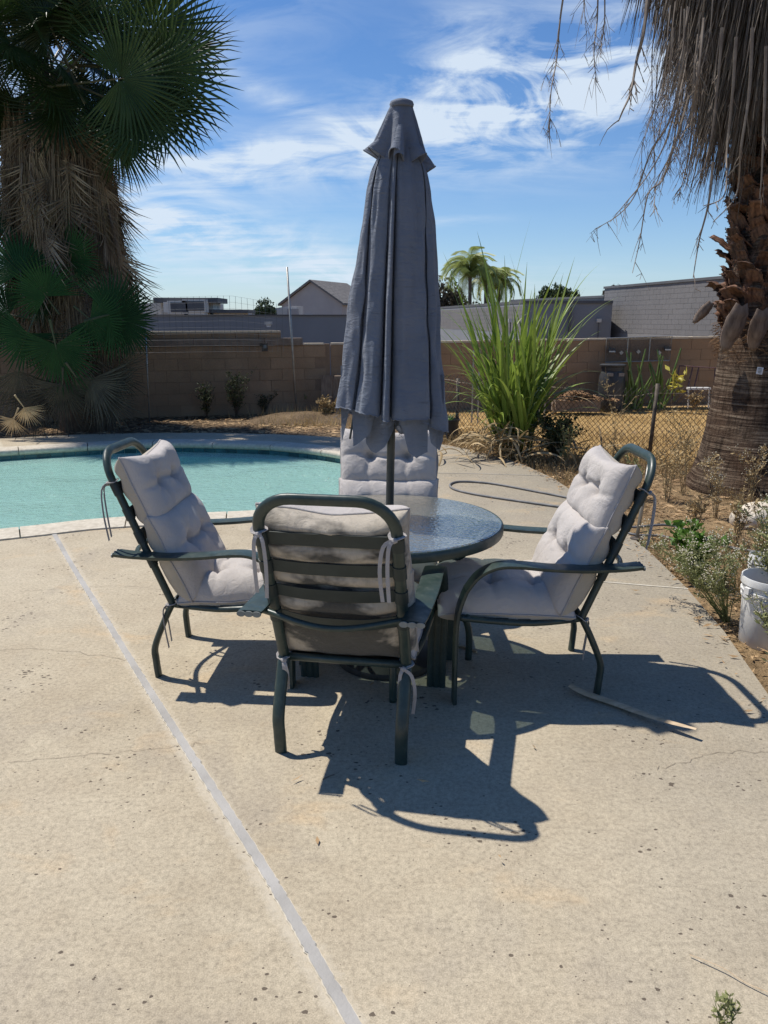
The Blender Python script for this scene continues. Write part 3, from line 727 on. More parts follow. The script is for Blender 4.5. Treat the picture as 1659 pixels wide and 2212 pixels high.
b.add([(v_.x, 70, v_.z) for v_ in p]+[(v_.x, 76, v_.z+.1) for v_ in p], [(4,3,2,1,0),(0,1,6,5),(1,2,7,6),(2,3,8,7),(5,6,7,8,9)]); b.build('roof_deck', M['white_stucco'], lr, world=True)
b = MB(); b.box((-8.0,69.9,1.9), (1.0,.1,1.2)); b.build('roof_side', M['stucco'], lr, world=True)

# ------------------------------------------------------------------ distant trees
def crown(n, blobs_, leaf, seed, flat=1.):
    rr = random.Random(seed); v = np.zeros((n*4, 3)); 
    ws = [b_[3] for b_ in blobs_]
    for i in range(n):
        bx, by, bz, br = rr.choices(blobs_, ws)[0]
        while True:
            p = Vector((rr.uniform(-1,1), rr.uniform(-1,1), rr.uniform(-1,1)))
            if .35 < p.length < 1: break
        if noise.noise(p*2.6+Vector((seed, bx*3, bz*2))) < -.12: p *= .55
        c_ = Vector((bx, by, bz))+Vector((p.x, p.y, p.z*flat))*br
        s_ = leaf*rr.uniform(.5,1.3)
        e = Euler((rr.uniform(0,6), rr.uniform(0,6), rr.uniform(0,6))).to_matrix()
        for j, (x, y) in enumerate(((-1,0),(0,-.5),(1,0),(0,.5))): v[i*4+j] = c_+e @ Vector((x*s_, y*s_, 0))
    me = MB(); me.v = [tuple(x) for x in v]; me.f = [(4*i, 4*i+1, 4*i+2, 4*i+3) for i in range(n)]; me.mi = [0]*n
    return me
def far_tree(px, ytop, Y, wid, label, mat, n=2600, leaf=.22, seed=1, gap=False):
    x = at(px, 690, Y=Y).x; top = at(px, ytop, Y=Y).z
    t = thing('tree', label, 'tree', (x, Y, -1))
    h = top+1; r = wid/2
    bl = [(0,0,h-r*.8,r*.75)]
    rr = random.Random(seed)
    for k in range(7):
        a = rr.uniform(0,6.28); bl.append((math.cos(a)*r*.55, math.sin(a)*r*.4, h-r*rr.uniform(.6,1.5), r*rr.uniform(.3,.52)))
    if gap: bl = [(b_[0]*1.2, b_[1], b_[2], b_[3]*.6) for b_ in bl]
    crown(n, bl, leaf, seed).build('crown', mat, t)
    b = MB(); b.tube([(0,0,0),(r*.05,0,h*.4),(0,0,h*.8)], .09*r+.05, 7, scale=[1,.8,.4])
    for k in range(7):
        c_ = bl[k+1] if k+1 < len(bl) else bl[0]
        b.tube([(0,0,h*.4),(c_[0]*.5,c_[1]*.5,h*.6),(c_[0],c_[1],c_[2])], .05*r, 5, scale=[1,.6,.2])
    b.build('trunk', M['bark'], t)
    return t
far_tree(574, 640, 68, 2.3, 'small round green tree between the flat building and the tiled house', M['leaf_tree'], 2200, .13, 3)
far_tree(957, 592, 60, 3.6, 'dark brownish green tree just right of the umbrella', M['leaf_brown'], 3600, .15, 5)
far_tree(905, 610, 66, 3.0, 'dark green tree mostly hidden behind the umbrella', M['leaf_tree'], 1800, .15, 6)
far_tree(1035, 640, 64, 4.0, 'low dark tree below the distant feathery palms', M['leaf_brown'], 2600, .15, 8)
far_tree(1190, 608, 62, 2.9, 'round green tree above the grey roof, left of the bare-topped trees', M['leaf_tree'], 2600, .14, 9)
far_tree(1226, 622, 63, 1.8, 'small green tree at the right foot of a rounder green tree', M['leaf_tree'], 1300, .14, 10)
far_tree(1325, 601, 70, 2.4, 'thin twiggy tree above the grey roof, left of two', M['leaf_brown'], 620, .13, 11, True)
far_tree(1377, 600, 70, 2.7, 'thin twiggy tree above the grey roof, right of two', M['leaf_brown'], 700, .13, 12, True)
def feather_frond(L=2.0, seed=0):
    rr = random.Random(seed); b = MB(); pts = catmull([(0,0,0),(.35*L,0,.33*L),(.72*L,0,.25*L),(.98*L,0,-.12*L)], 6)
    b.tube(pts, .025, 4, scale=[1-.8*i/(len(pts)-1) for i in range(len(pts))])
    for i in range(2, len(pts)):
        for h in range(2):
            for sd in (-1, 1):
                p = pts[i-1].lerp(pts[i], h/2); l_ = .42*L*(1-.55*i/len(pts))*rr.uniform(.8,1.1)
                tip = p+Vector((l_*.35, sd*l_*.7, -l_*.45)); w_ = Vector((.03,0,0))
                b.add([p-w_, p+w_, p.lerp(tip,.6)+w_*.8, tip, p.lerp(tip,.6)-w_*.8+Vector((0,0,.0))], [(0,1,2,3,4)])
    return b.mesh('frond', [M['leaf_palm']])
ffm = [feather_frond(2.3, s_) for s_ in range(3)]
def far_palm(px, ytop, Y, sc, label, n=30):
    p = at(px, ytop, Y=Y); t = thing('palm_tree', label, 'palm tree', (p.x, Y, -1)); H_ = p.z+1-.5*sc
    b = MB(); b.tube([(0,0,0),(.05,0,H_*.5),(0,0,H_)], .13, 8, scale=[1.2,1,.9]); b.build('trunk', M['bark'], t)
    for k in range(n):
        inst('frond', ffm[k % 3], t, (0,0,H_), (0, R(-.8,.95), k*2.4+R(-.2,.2)), sc*R(.75,1.05))
far_palm(1016, 572, 55, .98, 'tallest of three distant feathery palms between umbrella and reeds', 34)
far_palm(1050, 590, 57, .82, 'middle distant feathery palm right of the tallest one')
far_palm(1078, 600, 59, .85, 'rightmost of three distant feathery palms beside the reeds')

# ------------------------------------------------------------------ fan palm pieces
def fan_mesh(name, mat, n=34, Rr=.9, spread=290, cut=.42, droop=.25, fold=.5, seed=0, petiole=.0, tipdroop=.2, wid=1.0, irregular=.05, pmat=None):
    "fan leaf: hub at origin, blade in the local XZ plane opening towards +Z, petiole towards -Z"
    rr = random.Random(seed); b = MB()
    sp = math.radians(spread); da = sp/n
    for i in range(n):
        a = -sp/2+(i+.5)*da; L = Rr*(1-.22*abs(a)/(sp/2))*rr.uniform(1-irregular, 1+irregular)
        a += rr.uniform(-1,1)*da*irregular*2
        dirv = Vector((math.sin(a), 0, math.cos(a))); sd = Vector((math.cos(a), 0, -math.sin(a)))
        st = [0.03, cut*.5, cut, .75, 1.0]; vs = []
        dr = droop*rr.uniform(.8,1.2); td = tipdroop*rr.uniform(.4,1.6)
        for f in st:
            w = math.tan(da/2)*L*min(f, cut)*1.02*wid
            if f > cut: w *= max(.02, 1-(f-cut)/(1-cut))**.8
            c_ = dirv*L*f + Vector((0, -1, 0))*(-dr*abs(math.sin(a))**1.5*f*f*L*.6) 
            c_ += Vector((0, -.6*td, -td))*(max(0, f-cut)**2)*L
            up = Vector((0, fold*w, 0))
            vs += [c_-sd*w, c_+up, c_+sd*w]
        fs = []
        for j in range(len(st)-1):
            q = j*3; fs += [(q, q+3, q+4, q+1), (q+1, q+4, q+5, q+2)]
        b.add(vs, fs)
    if petiole:
        b.sweep(catmull([(0,0,.05),(0,.0,-petiole*.5),(0,0,-petiole)], 3), ell(.013,.008,6), (0,1,0), mi=1, scale=[.5+.9*i/6 for i in range(7)])
    return b.mesh(name, [mat, pmat or M['petiole']])
green_fans = [fan_mesh('frond', M['palm_green'], 52, 1.0, 290, .40, .35, .5, s_, .9, .34, irregular=.09) for s_ in range(5)]
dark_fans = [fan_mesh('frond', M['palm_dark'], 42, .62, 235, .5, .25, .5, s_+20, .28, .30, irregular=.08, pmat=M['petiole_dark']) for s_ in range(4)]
M['palm_dead_shade'] = simple('shade darkened dead palm leaf', (.05,.042,.028), (.13,.105,.065), 5, .85, rnd=.35, trans=.08, bump=.3)  # dead leaf colour darkened to paint in the shade of the crown above
shade_dead_fans = [fan_mesh('dead_frond', M['palm_dead_shade'], 34, .9, 120+20*s_, .38, .5, .6, s_+80, .25, .35, irregular=.16, pmat=M['palm_dead_shade']) for s_ in range(4)]
dead_fans = [fan_mesh('dead_frond', M['palm_dead'], 26, 1.0, 105+10*s_, .35, .5, .6, s_+40, .4, .15, irregular=.14, pmat=M['palm_dead']) for s_ in range(5)]
straw_fans = [fan_mesh('dead_frond', M['palm_straw'], 22, .5, 130, .45, .5, .6, s_+60, .3, .3, irregular=.12, pmat=M['palm_straw']) for s_ in range(2)]
def strand_mesh(seed, n=46, L=1.5, w0=.28, w1=.42, mat=None):
    rr = random.Random(seed); b = MB()
    for i in range(n):
        x0 = rr.uniform(-.5,.5)*w0; x1 = x0/w0*w1+rr.uniform(-.07,.07); y0 = rr.uniform(-.04,.04); y1 = rr.uniform(-.10,.16)
        z0 = -rr.uniform(0,.35)*L; z1 = -L*rr.uniform(.6,1.0)
        pts = catmull([(x0,y0,z0), ((x0+x1)/2+rr.uniform(-.02,.02),(y0+y1)/2,(z0+z1)/2), (x1,y1,z1)], 2)
        w = rr.uniform(.0035,.009); tw = rr.uniform(0,3.1); wv = Vector((math.cos(tw)*w, math.sin(tw)*w, 0))
        vs = []; 
        for j, p in enumerate(pts):
            k_ = 1-.75*j/(len(pts)-1); vs += [p-wv*k_, p+wv*k_]
        b.add(vs, [(2*j, 2*j+1, 2*j+3, 2*j+2) for j in range(len(pts)-1)])
    return b.mesh('thatch', mat or M['palm_grey'])
thatch = [strand_mesh(s_, 60, 1.45, .26, .44) for s_ in range(6)]
thatch_b = [strand_mesh(s_+9, 60, 1.0, .30, .42, M['palm_dead']) for s_ in range(5)]
def orient(out_az, tilt, roll=0):
    "frond whose blade axis (+Z) is tilted from vertical by tilt towards azimuth, faces sideways by roll"
    return (Matrix.Rotation(out_az, 3, 'Z') @ Matrix.Rotation(tilt, 3, 'Y') @ Matrix.Rotation(roll, 3, 'Z'))

# big palm at left
LP = Vector((-4.62, 11.95, 0))
pl = thing('palm_tree', 'big shaggy fan palm with green crown and brown skirt at left', 'palm tree', LP)
b = MB(); b.tube([(0,0,-.1),(.02,0,1.2),(0,0,2.6),(-.05,0,4.0),(-.12,0,4.95)], .34, 16, scale=[1.25,1.0,.95,.9,.75]); b.build('trunk', M['bark'], pl, smooth=True)
rr = random.Random(11)
for k in range(150):
    z = .95+3.15*(k/150)+rr.uniform(-.1,.1); a = k*2.399+rr.uniform(-.3,.3)
    rad = .36+.30*min(1, (4.6-z)/1.6)+rr.uniform(-.05,.08)
    if z < 1.7: rad = .34+.18*(z-.7)
    sc = rr.uniform(.8,1.12)*(.8 if z < 1.6 else 1.)
    m_ = orient(a, PI-rr.uniform(.05,.24), PI/2+rr.uniform(-.5,.5))
    inst('dead_frond', dead_fans[k % 5], pl, (math.cos(a)*rad-.02*z, math.sin(a)*rad, z+.15), m_, sc)
for k in range(110):
    z = 1.55+2.6*(k/110); a = k*2.399+rr.uniform(-.3,.3); rad = .52+.24*min(1, (4.7-z)/1.5)
    inst('thatch', thatch_b[k % 5], pl, (math.cos(a)*rad-.02*z, math.sin(a)*rad, z+.35), Euler((rr.uniform(-.15,.0), rr.uniform(-.08,.08), a-PI/2)), rr.uniform(.8,1.15))
for k in range(10):
    a = rr.uniform(0,6.28); z = rr.uniform(3.7,4.4)
    m_ = orient(a, rr.uniform(2.0,2.75), PI/2+rr.uniform(-.4,.4)); dd = m_ @ Vector((0,0,1)); L_ = rr.uniform(.45,.75)
    inst('dead_frond', dead_fans[k % 5], pl, (dd.x*L_-.1, dd.y*L_, z+dd.z*L_*.5), m_, rr.uniform(.8,1.))
CR = Vector((-.12, 0, 4.95))
k = 0
for ring, (cnt, tilt, ln) in enumerate(((5,.25,.95),(7,.75,1.05),(8,1.2,1.1),(9,1.62,1.1),(7,2.05,1.0),(3,2.4,.9))):
    for j in range(cnt):
        a = 2*PI*j/cnt+ring*.6+rr.uniform(-.2,.2); tl = tilt+rr.uniform(-.16,.16)
        m_ = orient(a, tl, PI/2+rr.uniform(-.35,.35)); dd = m_ @ Vector((0,0,1)); L_ = ln*rr.uniform(.85,1.1)
        dr_ = orient(a, tl+.45, PI/2+rr.uniform(-.9,.9))
        inst('frond', green_fans[k % 5], pl, tuple(CR+dd*L_), dr_ if ring > 1 else m_, rr.uniform(.85,1.12)); k += 1
# fronds reaching right over the pool
for px, py, Y, tl, sc in ((330,60,11.6,1.35,1.25),(345,150,11.3,1.65,1.25),(300,240,11.2,1.95,1.15),(260,170,11.0,1.5,1.1),(335,215,11.9,1.8,1.2),(230,60,11.3,.8,1.1),(110,60,11.2,-.4,1.1),(250,285,11.6,2.3,.95),(70,110,11.4,-1.2,1.0),(395,110,12.0,1.5,1.0)):
    p = at(px, py, Y=Y)-LP
    m_ = orient(rr.uniform(-.35,.15), tl, PI/2+rr.uniform(-.25,.25)) @ Matrix.Rotation(PI/2*rr.choice((.8,1.2)), 3, 'Z')
    inst('frond', green_fans[k % 5], pl, tuple(p), m_, sc); k += 1
# second palm behind, cut by the left edge of the picture
LP2 = Vector((-7.3, 13.4, 0))
p2 = thing('palm_tree', 'fan palm further left, only its hanging fronds reach into view', 'palm tree', LP2)
b = MB(); b.tube([(0,0,-.1),(0,0,2.5),(.1,0,5.4)], .3, 12, scale=[1.2,1,.8]); b.build('trunk', M['bark'], p2, smooth=True)
for k in range(22):
    a = k*2.4; tl = rr.uniform(.3,2.5); m_ = orient(a, tl, PI/2+rr.uniform(-.4,.4)); dd = m_ @ Vector((0,0,1))
    inst('frond', green_fans[k % 5], p2, tuple(Vector((.1,0,5.4))+dd*rr.uniform(.9,1.3)), m_, rr.uniform(.9,1.1))
# young fan palms under it: fronds placed by hand
def young(label, base, fr, mesh=dark_fans, nm='frond'):
    t = thing('young_fan_palm', label, 'fan palm', base); bp = Vector(base)
    b = MB(); b.lathe([(.16,0),(.15,.2),(.1,.42),(.03,.5)], 10); b.build('stem', M['bark'], t, smooth=True)
    for i, (px, py, Y, az_, tl, sc) in enumerate(fr):
        p = at(px, py, Y=Y)-bp
        # blade faces the camera-ish: rotate about Y axis by tilt in picture plane, then turn
        m_ = Matrix.Rotation(az_, 3, 'Z') @ Matrix.Rotation(tl, 3, 'Y') @ Matrix.Rotation((-.2,-.75,.25,-.5,-.95,.05)[(i*5+int(px)) % 6], 3, 'X')
        inst(nm, mesh[i % len(mesh)], t, tuple(p), m_, sc)
        pass
    return t
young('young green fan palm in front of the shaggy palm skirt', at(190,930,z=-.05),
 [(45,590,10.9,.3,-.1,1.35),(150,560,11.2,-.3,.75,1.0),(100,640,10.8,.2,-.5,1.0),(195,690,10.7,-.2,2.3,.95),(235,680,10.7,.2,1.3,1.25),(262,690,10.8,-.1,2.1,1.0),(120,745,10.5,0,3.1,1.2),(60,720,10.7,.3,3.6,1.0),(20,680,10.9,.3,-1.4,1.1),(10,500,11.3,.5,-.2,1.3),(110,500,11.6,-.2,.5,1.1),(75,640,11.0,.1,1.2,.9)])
young('low fan palm with drooping brown, shade-darkened fronds at the pool edge', at(150,925,z=-.05),
 [(165,815,10.6,.1,2.75,1.0),(195,820,10.7,-.2,2.4,.95),(220,850,10.9,.2,2.2,.8),(135,830,10.6,.2,3.3,.95),(90,850,10.7,.2,3.7,.9),(40,800,10.8,.2,3.2,1.1),(235,800,11.2,0,2.6,.9)], shade_dead_fans, 'dead_frond')
sf = thing('fallen_frond', 'sunlit straw coloured dead frond hanging low at far left pool edge', 'palm frond', at(50,900,z=0))
for px, py, tl, sc in ((52,880,2.75,.72),(30,905,3.7,.7)):
    inst('dead_blade', straw_fans[0 if tl > 3 else 1], sf, tuple(at(px,py,Y=10.35)-sf.location), Matrix.Rotation(.2,3,'Z') @ Matrix.Rotation(tl,3,'Y') @ Matrix.Rotation(-.5,3,'X'), sc)

# big palm at right
RP = Vector((3.74, 7.6, 0))
pr = thing('palm_tree', 'stout palm at right with ringed trunk, cut boots and grey thatch skirt', 'palm tree', RP)
prof = []
for i in range(61):
    z = -.12+i*.11; 
    r = .44+.20*math.exp(-max(0,z)/.55)+(.08 if z < .08 else 0)*(.1-z)
    if z > 1.5: r = .44-.03*(z-1.5)
    prof.append((max(.28, r), z))
b = MB(); K = 64; vs = []; fs = []
for j, (r, z) in enumerate(prof):
    for i in range(K):
        a = 2*PI*i/K; rr_ = r+.012*noise.noise(Vector((math.cos(a)*2.5, math.sin(a)*2.5, z*9)))+(.03*noise.noise(Vector((math.cos(a)*4, math.sin(a)*4, z*2))) if z < .35 else 0)
        vs.append((rr_*math.cos(a), rr_*math.sin(a), z))
for j in range(len(prof)-1):
    for i in range(K): fs.append((j*K+i, j*K+(i+1) % K, (j+1)*K+(i+1) % K, (j+1)*K+i))
b.add(vs, fs); b.build('trunk', M['trunk'], pr, smooth=True)
def boot_mesh(seed, L=.34, W0=.20, W1=.10, mat=None, curl=.12, belly=False):
    rr = random.Random(seed); b = MB(); st = 10; vs = []; 
    for j in range(st+1):
        f = j/st; w = (W0*math.sin(PI*(.14+.80*f))**.8 if belly else W0*(1-f)+W1*f+.012*math.sin(f*9+seed)); z = L*f; out = .02+curl*f**1.6+.015*rr.uniform(-1,1)
        cup = (.55 if belly else .32)*w*(.4+.8*f)
        for k_ in range(5):
            u = (k_-2)/2; vs.append((u*w/2, out-cup*(u*u)*-.6-cup*.2, z-.03*abs(u)*(1-f)))
        
    n_ = 5; m_ = len(vs)
    th = [(x, y-.014*(1.4-abs(x)/W0), z) for x, y, z in vs]
    fs = []
    for j in range(st):
        for k_ in range(4):
            q = j*5+k_; fs += [(q, q+1, q+6, q+5), (m_+q, m_+q+5, m_+q+6, m_+q+1)]
    for j in range(st):
        q = j*5; fs += [(q, q+5, m_+q+5, m_+q), (q+4, m_+q+4, m_+q+9, q+9)]
    q = st*5
    for k_ in range(4): fs.append((q+k_, q+k_+1, m_+q+k_+1, m_+q+k_))
    b.add(vs+th, fs)
    for j in range(1, st+1):   # spines on both margins
        for sd in (0, 4):
            x, y, z = vs[j*5+sd]; s2 = 1 if sd else -1
            b.add([(x,y,z-.012),(x+s2*.013,y+.003,z+.006),(x,y,z+.010)], [(0,1,2)])
    return b.mesh('boot', mat or M['boot'], True)
boots = [boot_mesh(s_, .22+.03*(s_ % 3), .27, .12+.03*(s_ % 2), None, .03+.03*(s_ % 4)) for s_ in range(8)]
rr = random.Random(5)
nb_ = 240
for k in range(nb_):
    z = 1.42+1.95*k/nb_; a = k*2.399+rr.uniform(-.12,.12)
    r = .40-.02*(z-1.4)
    out_t = rr.uniform(.05,.28) if rr.random() < .72 else rr.uniform(.35,.75)
    m_ = Matrix.Rotation(a-PI/2, 3, 'Z') @ Matrix.Rotation(-out_t, 3, 'X') @ Matrix.Rotation(rr.uniform(-.35,.35), 3, 'Y')
    inst('boot', boots[k % 8], pr, (math.cos(a)*r, math.sin(a)*r, z), m_, rr.uniform(.62,1.0))
# pale boots that hang down at the lower edge of the boot zone
pale = boot_mesh(30, .44, .20, .17, M['boot_pale'], .13, True)
for px, py, sc, ry in ((1603,662,.95,.06),(1648,672,.85,-.1),(1536,655,.5,.5)):
    p = at(px, py, Y=7.05 if px > 1560 else 7.45)-RP
    m_ = Matrix.Rotation(PI+.0, 3, 'Z') @ Matrix.Rotation(PI-.12, 3, 'X') @ Matrix.Rotation(ry, 3, 'Y')
    inst('boot', pale, pr, tuple(p), m_, sc, label='pale grey boot hanging down')
b = MB()
for k in range(420):
    a = rr.uniform(0,6.28); z = 1.42+rr.gauss(0,.10); r = .45+rr.uniform(0,.05)
    p = Vector((math.cos(a)*r, math.sin(a)*r, z)); t_ = Vector((-math.sin(a), math.cos(a), 0))*rr.uniform(-.2,.2)+Vector((math.cos(a)*.05, math.sin(a)*.05, rr.uniform(-.14,.04)))
    w = Vector((0,0,.0025)); q = p+t_*.5+Vector((math.cos(a), math.sin(a), .3))*.025
    b.add([p-w, p+w, q+w, p+t_+w*.4, p+t_-w*.4, q-w], [(0,1,2,5),(5,2,3,4)])
b.build('fibre_mat', M['fibre'], pr, kind='stuff')
for k in range(210):
    z = 3.35+2.0*(k/210)+rr.uniform(-.1,.1); a = k*2.399
    rad = .50+.46*(z-3.3)+rr.uniform(-.1,.08)
    rad = min(rad, 1.32)
    inst('thatch', thatch[k % 6], pr, (math.cos(a)*rad, math.sin(a)*rad, z+.62), Euler((rr.uniform(-.02,.14), rr.uniform(-.06,.06), a-PI/2)), rr.uniform(.85,1.15))
for k in range(40):
    z = 4.6+1.6*(k/40); a = k*2.399
    m_ = orient(a, PI-rr.uniform(.1,.4), PI/2); rad = .95
    inst('dead_frond', dead_fans[k % 5], pr, (math.cos(a)*rad, math.sin(a)*rad, z+.5), m_, 1.1)
for k in range(30):
    a = k*2.4; tl = rr.uniform(.3,1.9); m_ = orient(a, tl, PI/2); dd = m_ @ Vector((0,0,1))
    inst('frond', green_fans[k % 5], pr, tuple(Vector((0,0,6.9))+dd*1.2), m_, rr.uniform(.9,1.1))
# hanging dry flower stalks
def stalk(pts_px, Y, r=.011, twigs=10, seed=0):
    rr = random.Random(seed); P = [at(x, y, Y=Y+.25*i*rr.uniform(-.3,.3))-RP for i, (x, y) in enumerate(pts_px)]
    pts = catmull([tuple(p) for p in P], 7); n = len(pts); b = MB()
    b.tube(pts, r, 5, scale=[1-.75*i/(n-1) for i in range(n)])
    for k in range(twigs):
        i = rr.randint(int(n*.25), n-2); p = pts[i]; T = (pts[i+1]-pts[i]).normalized()
        d_ = (T*rr.uniform(.4,1)+Vector((rr.uniform(-.7,.7), rr.uniform(-.5,.5), -.2))).normalized(); L = rr.uniform(.05,.22)
        q = catmull([p, p+d_*L*.5+Vector((0,0,-.01)), p+d_*L+Vector((rr.uniform(-.03,.03),0,-L*.35))], 2)
        b.tube(q, r*.35, 3, scale=[1,.9,.7,.5,.3])
        if rr.random() < .6:
            for e in range(2):
                w = q[rr.randint(1,3)]; b.tube([w, w+Vector((rr.uniform(-.05,.05), 0, -rr.uniform(.02,.08)))], r*.22, 3)
    b.build('flower_stalk', M['twig'], pr)
stalk([(1225,-60),(1210,40),(1202,130),(1190,200),(1187,285)], 6.6, .009, 26, 1)
stalk([(1292,-60),(1290,40),(1283,110),(1288,180)], 6.6, .008, 20, 2)
stalk([(1265,-50),(1262,0),(1263,40)], 6.6, .007, 10, 3)
stalk([(1305,-60),(1306,40),(1300,90),(1297,125)], 6.6, .007, 16, 33)
stalk([(1400,-20),(1390,70),(1375,130),(1362,200),(1345,240),(1336,262)], 6.5, .016, 10, 4)
stalk([(1480,100),(1450,250),(1405,330),(1372,420),(1335,465),(1285,495)], 6.6, .010, 14, 5)
stalk([(1480,150),(1440,300),(1398,380),(1350,440),(1318,480)], 6.7, .008, 10, 6)
stalk([(1490,200),(1455,320),(1430,390),(1400,420),(1382,520),(1366,590)], 6.5, .010, 16, 7)
stalk([(1475,140),(1462,250),(1450,330),(1420,390),(1412,460)], 6.7, .009, 20, 8)
stalk([(1455,60),(1440,200),(1420,300),(1400,350)], 6.7, .008, 18, 9)
stalk([(1540,350),(1530,440),(1510,520),(1497,600)], 6.6, .012, 5, 10)
stalk([(1500,150),(1492,300),(1478,380),(1466,420)], 6.6, .010, 14, 11)
stalk([(1590,80),(1582,200),(1570,320),(1565,420),(1520,445)], 6.3, .013, 4, 12)
stalk([(1625,60),(1618,200),(1600,320),(1590,420),(1540,480)], 6.2, .013, 4, 13)
stalk([(1560,60),(1548,200),(1530,330),(1500,420)], 6.4, .012, 6, 14)
stalk([(1520,40),(1508,160),(1490,260),(1470,300),(1455,350)], 6.4, .011, 12, 15)
stalk([(1655,100),(1650,250),(1645,380),(1640,430)], 6.3, .012, 3, 16)
for k in range(16):
    x = rr.uniform(1415,1560); y0 = rr.uniform(-40,150); 
    stalk([(x,y0),(x-rr.uniform(0,15),y0+90),(x-rr.uniform(5,35),y0+180),(x-rr.uniform(10,60),y0+rr.uniform(220,330))], 6.6+rr.uniform(-.2,.3), .006, 22, 40+k)
tg = thing('paper_tag', 'small white printed tag stapled to the right palm trunk', 'tag', at(1641,801,Y=7.0))
b = MB(); b.box((0,0,0), (.055,.004,.062), Matrix.Rotation(.12,3,'Y')); b.build('card', M['paper'], tg)
b = MB()
for k in range(4): b.box((0,-.004,.018-k*.012), (.034-.004*(k % 2),.002,.004), Matrix.Rotation(.12,3,'Y'))
b.build('print', M['dark_rubber'], tg)

# ------------------------------------------------------------------ chairs
def lerpf(a, b, t): return a+(b-a)*t
J = Vector((0, .09, .36)); TOP = Vector((0, -.185, 1.04)); BD = (TOP-J).normalized(); BN = Vector((0, -BD.z, BD.y))  # rearward normal
def back_pt(x, s_, off=0): return Vector((x, 0, 0))+J+BD*s_+BN*off
HW = .235
def make_chair(label, loc, rz):
    t = thing('patio_chair', label, 'chair', loc, rz, 'high back patio chairs round the table')
    for sd in (-1, 1):
        x = HW*sd
        b = MB(); pts = catmull([(x*.985,.0,0),(x*.99,-.006,.08),(x,-.004,.15),(x,.045,.27),(x,.088,.355)], 5)
        b.sweep(pts, ell(.0145,.024), (1,0,0)); autosmooth(b.build('leg', M['green_metal'], t), 50)
        # wide ribbed extrusion: armrest that turns down into the front leg
        prof = [(-.0055,-.042),(.0,-.042),(.004,-.036),(.0055,-.029),(.004,-.021),(.001,-.0145),(.004,-.008),(.006,0),(.004,.008),(.001,.0145),(.004,.021),(.0055,.029),(.004,.036),(.0,.042),(-.0055,.042),(-.0075,.02),(-.0075,-.02)]
        prof = [(a*1.5, b_) for a, b_ in prof]
        xa = .298*sd
        top = catmull([(xa*.96,-.125,.607),(xa*.97,-.05,.600),(xa*.985,.10,.596),(xa,.25,.603),(xa,.38,.615),(xa,.47,.612),(xa,.545,.575),(xa,.595,.51)], 5)
        leg = catmull([(xa,.595,.51),(xa,.622,.43),(xa*.995,.633,.33),(xa*.985,.634,.15),(xa*.98,.634,0)], 5)
        b = MB(); b.sweep(top, prof, (1,0,0)); autosmooth(b.build('armrest', M['green_metal'], t), 50)
        b = MB(); b.sweep(leg, prof, (1,0,0)); autosmooth(b.build('leg', M['green_metal'], t), 50)
        b = MB(); c_ = top[0]; T = (top[1]-top[0]).normalized()
        for q in (-1, 0, 1): b.sweep([c_+Vector((q*.0285,-.004,0)), c_+Vector((q*.0285,-.009,0))], ell(.0105,.016), (1,0,0))
        b.build('end_cap', M['glide'], t)
    pts = [back_pt(-HW, 0), back_pt(-HW, .2), back_pt(-HW, .4), back_pt(-HW, .58)]
    rad = .125
    for k in range(0, 9):
        a = PI-k*PI/16; pts.append(back_pt(-HW+rad+rad*math.cos(a), .605+rad*math.sin(a)))
    for k in range(1, 6): pts.append(back_pt(lerpf(-HW+rad, HW-rad, k/6), .73))
    for k in range(0, 9):
        a = PI/2-k*PI/16; pts.append(back_pt(HW-rad+rad*math.cos(a), .605+rad*math.sin(a)))
    pts += [back_pt(HW, .58), back_pt(HW, .4), back_pt(HW, .2), back_pt(HW, 0)]
    b = MB(); b.sweep(pts, ell(.021,.0155,14), tuple(BN)); autosmooth(b.build('back_frame', M['green_metal'], t), 50)
    for s_, sag in ((.565, .0), (.445, .006), (.335, .012), (.215, .022)):
        b = MB(); sp = catmull([back_pt(-HW+.005, s_, -.004), back_pt(-.12, s_-.2*sag, sag), back_pt(0, s_-.3*sag, sag*1.25), back_pt(.12, s_-.2*sag, sag), back_pt(HW-.005, s_, -.004)], 4)
        b.sweep(sp, [(-.026,-.0016),(.026,-.0016),(.026,.0016),(-.026,.0016)], tuple(BN))
        for sd in (-1, 1):
            b.sweep([back_pt(HW*sd, s_-.027), back_pt(HW*sd, s_+.027)], ell(.0245,.019,14), tuple(BN))
        autosmooth(b.build('strap', M['strap'], t), 40)
    b = MB(); b.tube(catmull([(-.285,-.04,.592),(-.235,-.055,.588),(-.1,-.10,.572),(0,-.112,.566),(.1,-.10,.572),(.235,-.055,.588),(.285,-.04,.592)], 5), .012, 8); b.build('rear_brace', M['green_metal'], t, smooth=True)
    b = MB(); b.tube([(-HW,.09,.355),(HW,.09,.355)], .0155, 10); b.build('rear_crossbar', M['green_metal'], t, smooth=True)
    b = MB(); b.tube([(-.285,.585,.375),(.285,.585,.375)], .0145, 10); b.build('front_crossbar', M['green_metal'], t, smooth=True)
    for sd in (-1, 1):
        b = MB(); b.tube(catmull([(HW*sd,.09,.355),(.26*sd,.3,.345),(.272*sd,.5,.362),(.275*sd,.625,.378)], 4), .0145, 8); b.build('seat_rail', M['green_metal'], t, smooth=True)
    for k in range(5):
        y = .15+k*.095; z = .352+.02*k/4
        b = MB(); b.sweep([(-.265,y,z),(-.1,y,z-.014),(.1,y,z-.014),(.265,y,z)], [(-.026,-.0016),(.026,-.0016),(.026,.0016),(-.026,.0016)], (0,0,1)); b.build('seat_strap', M['strap'], t)
    return t

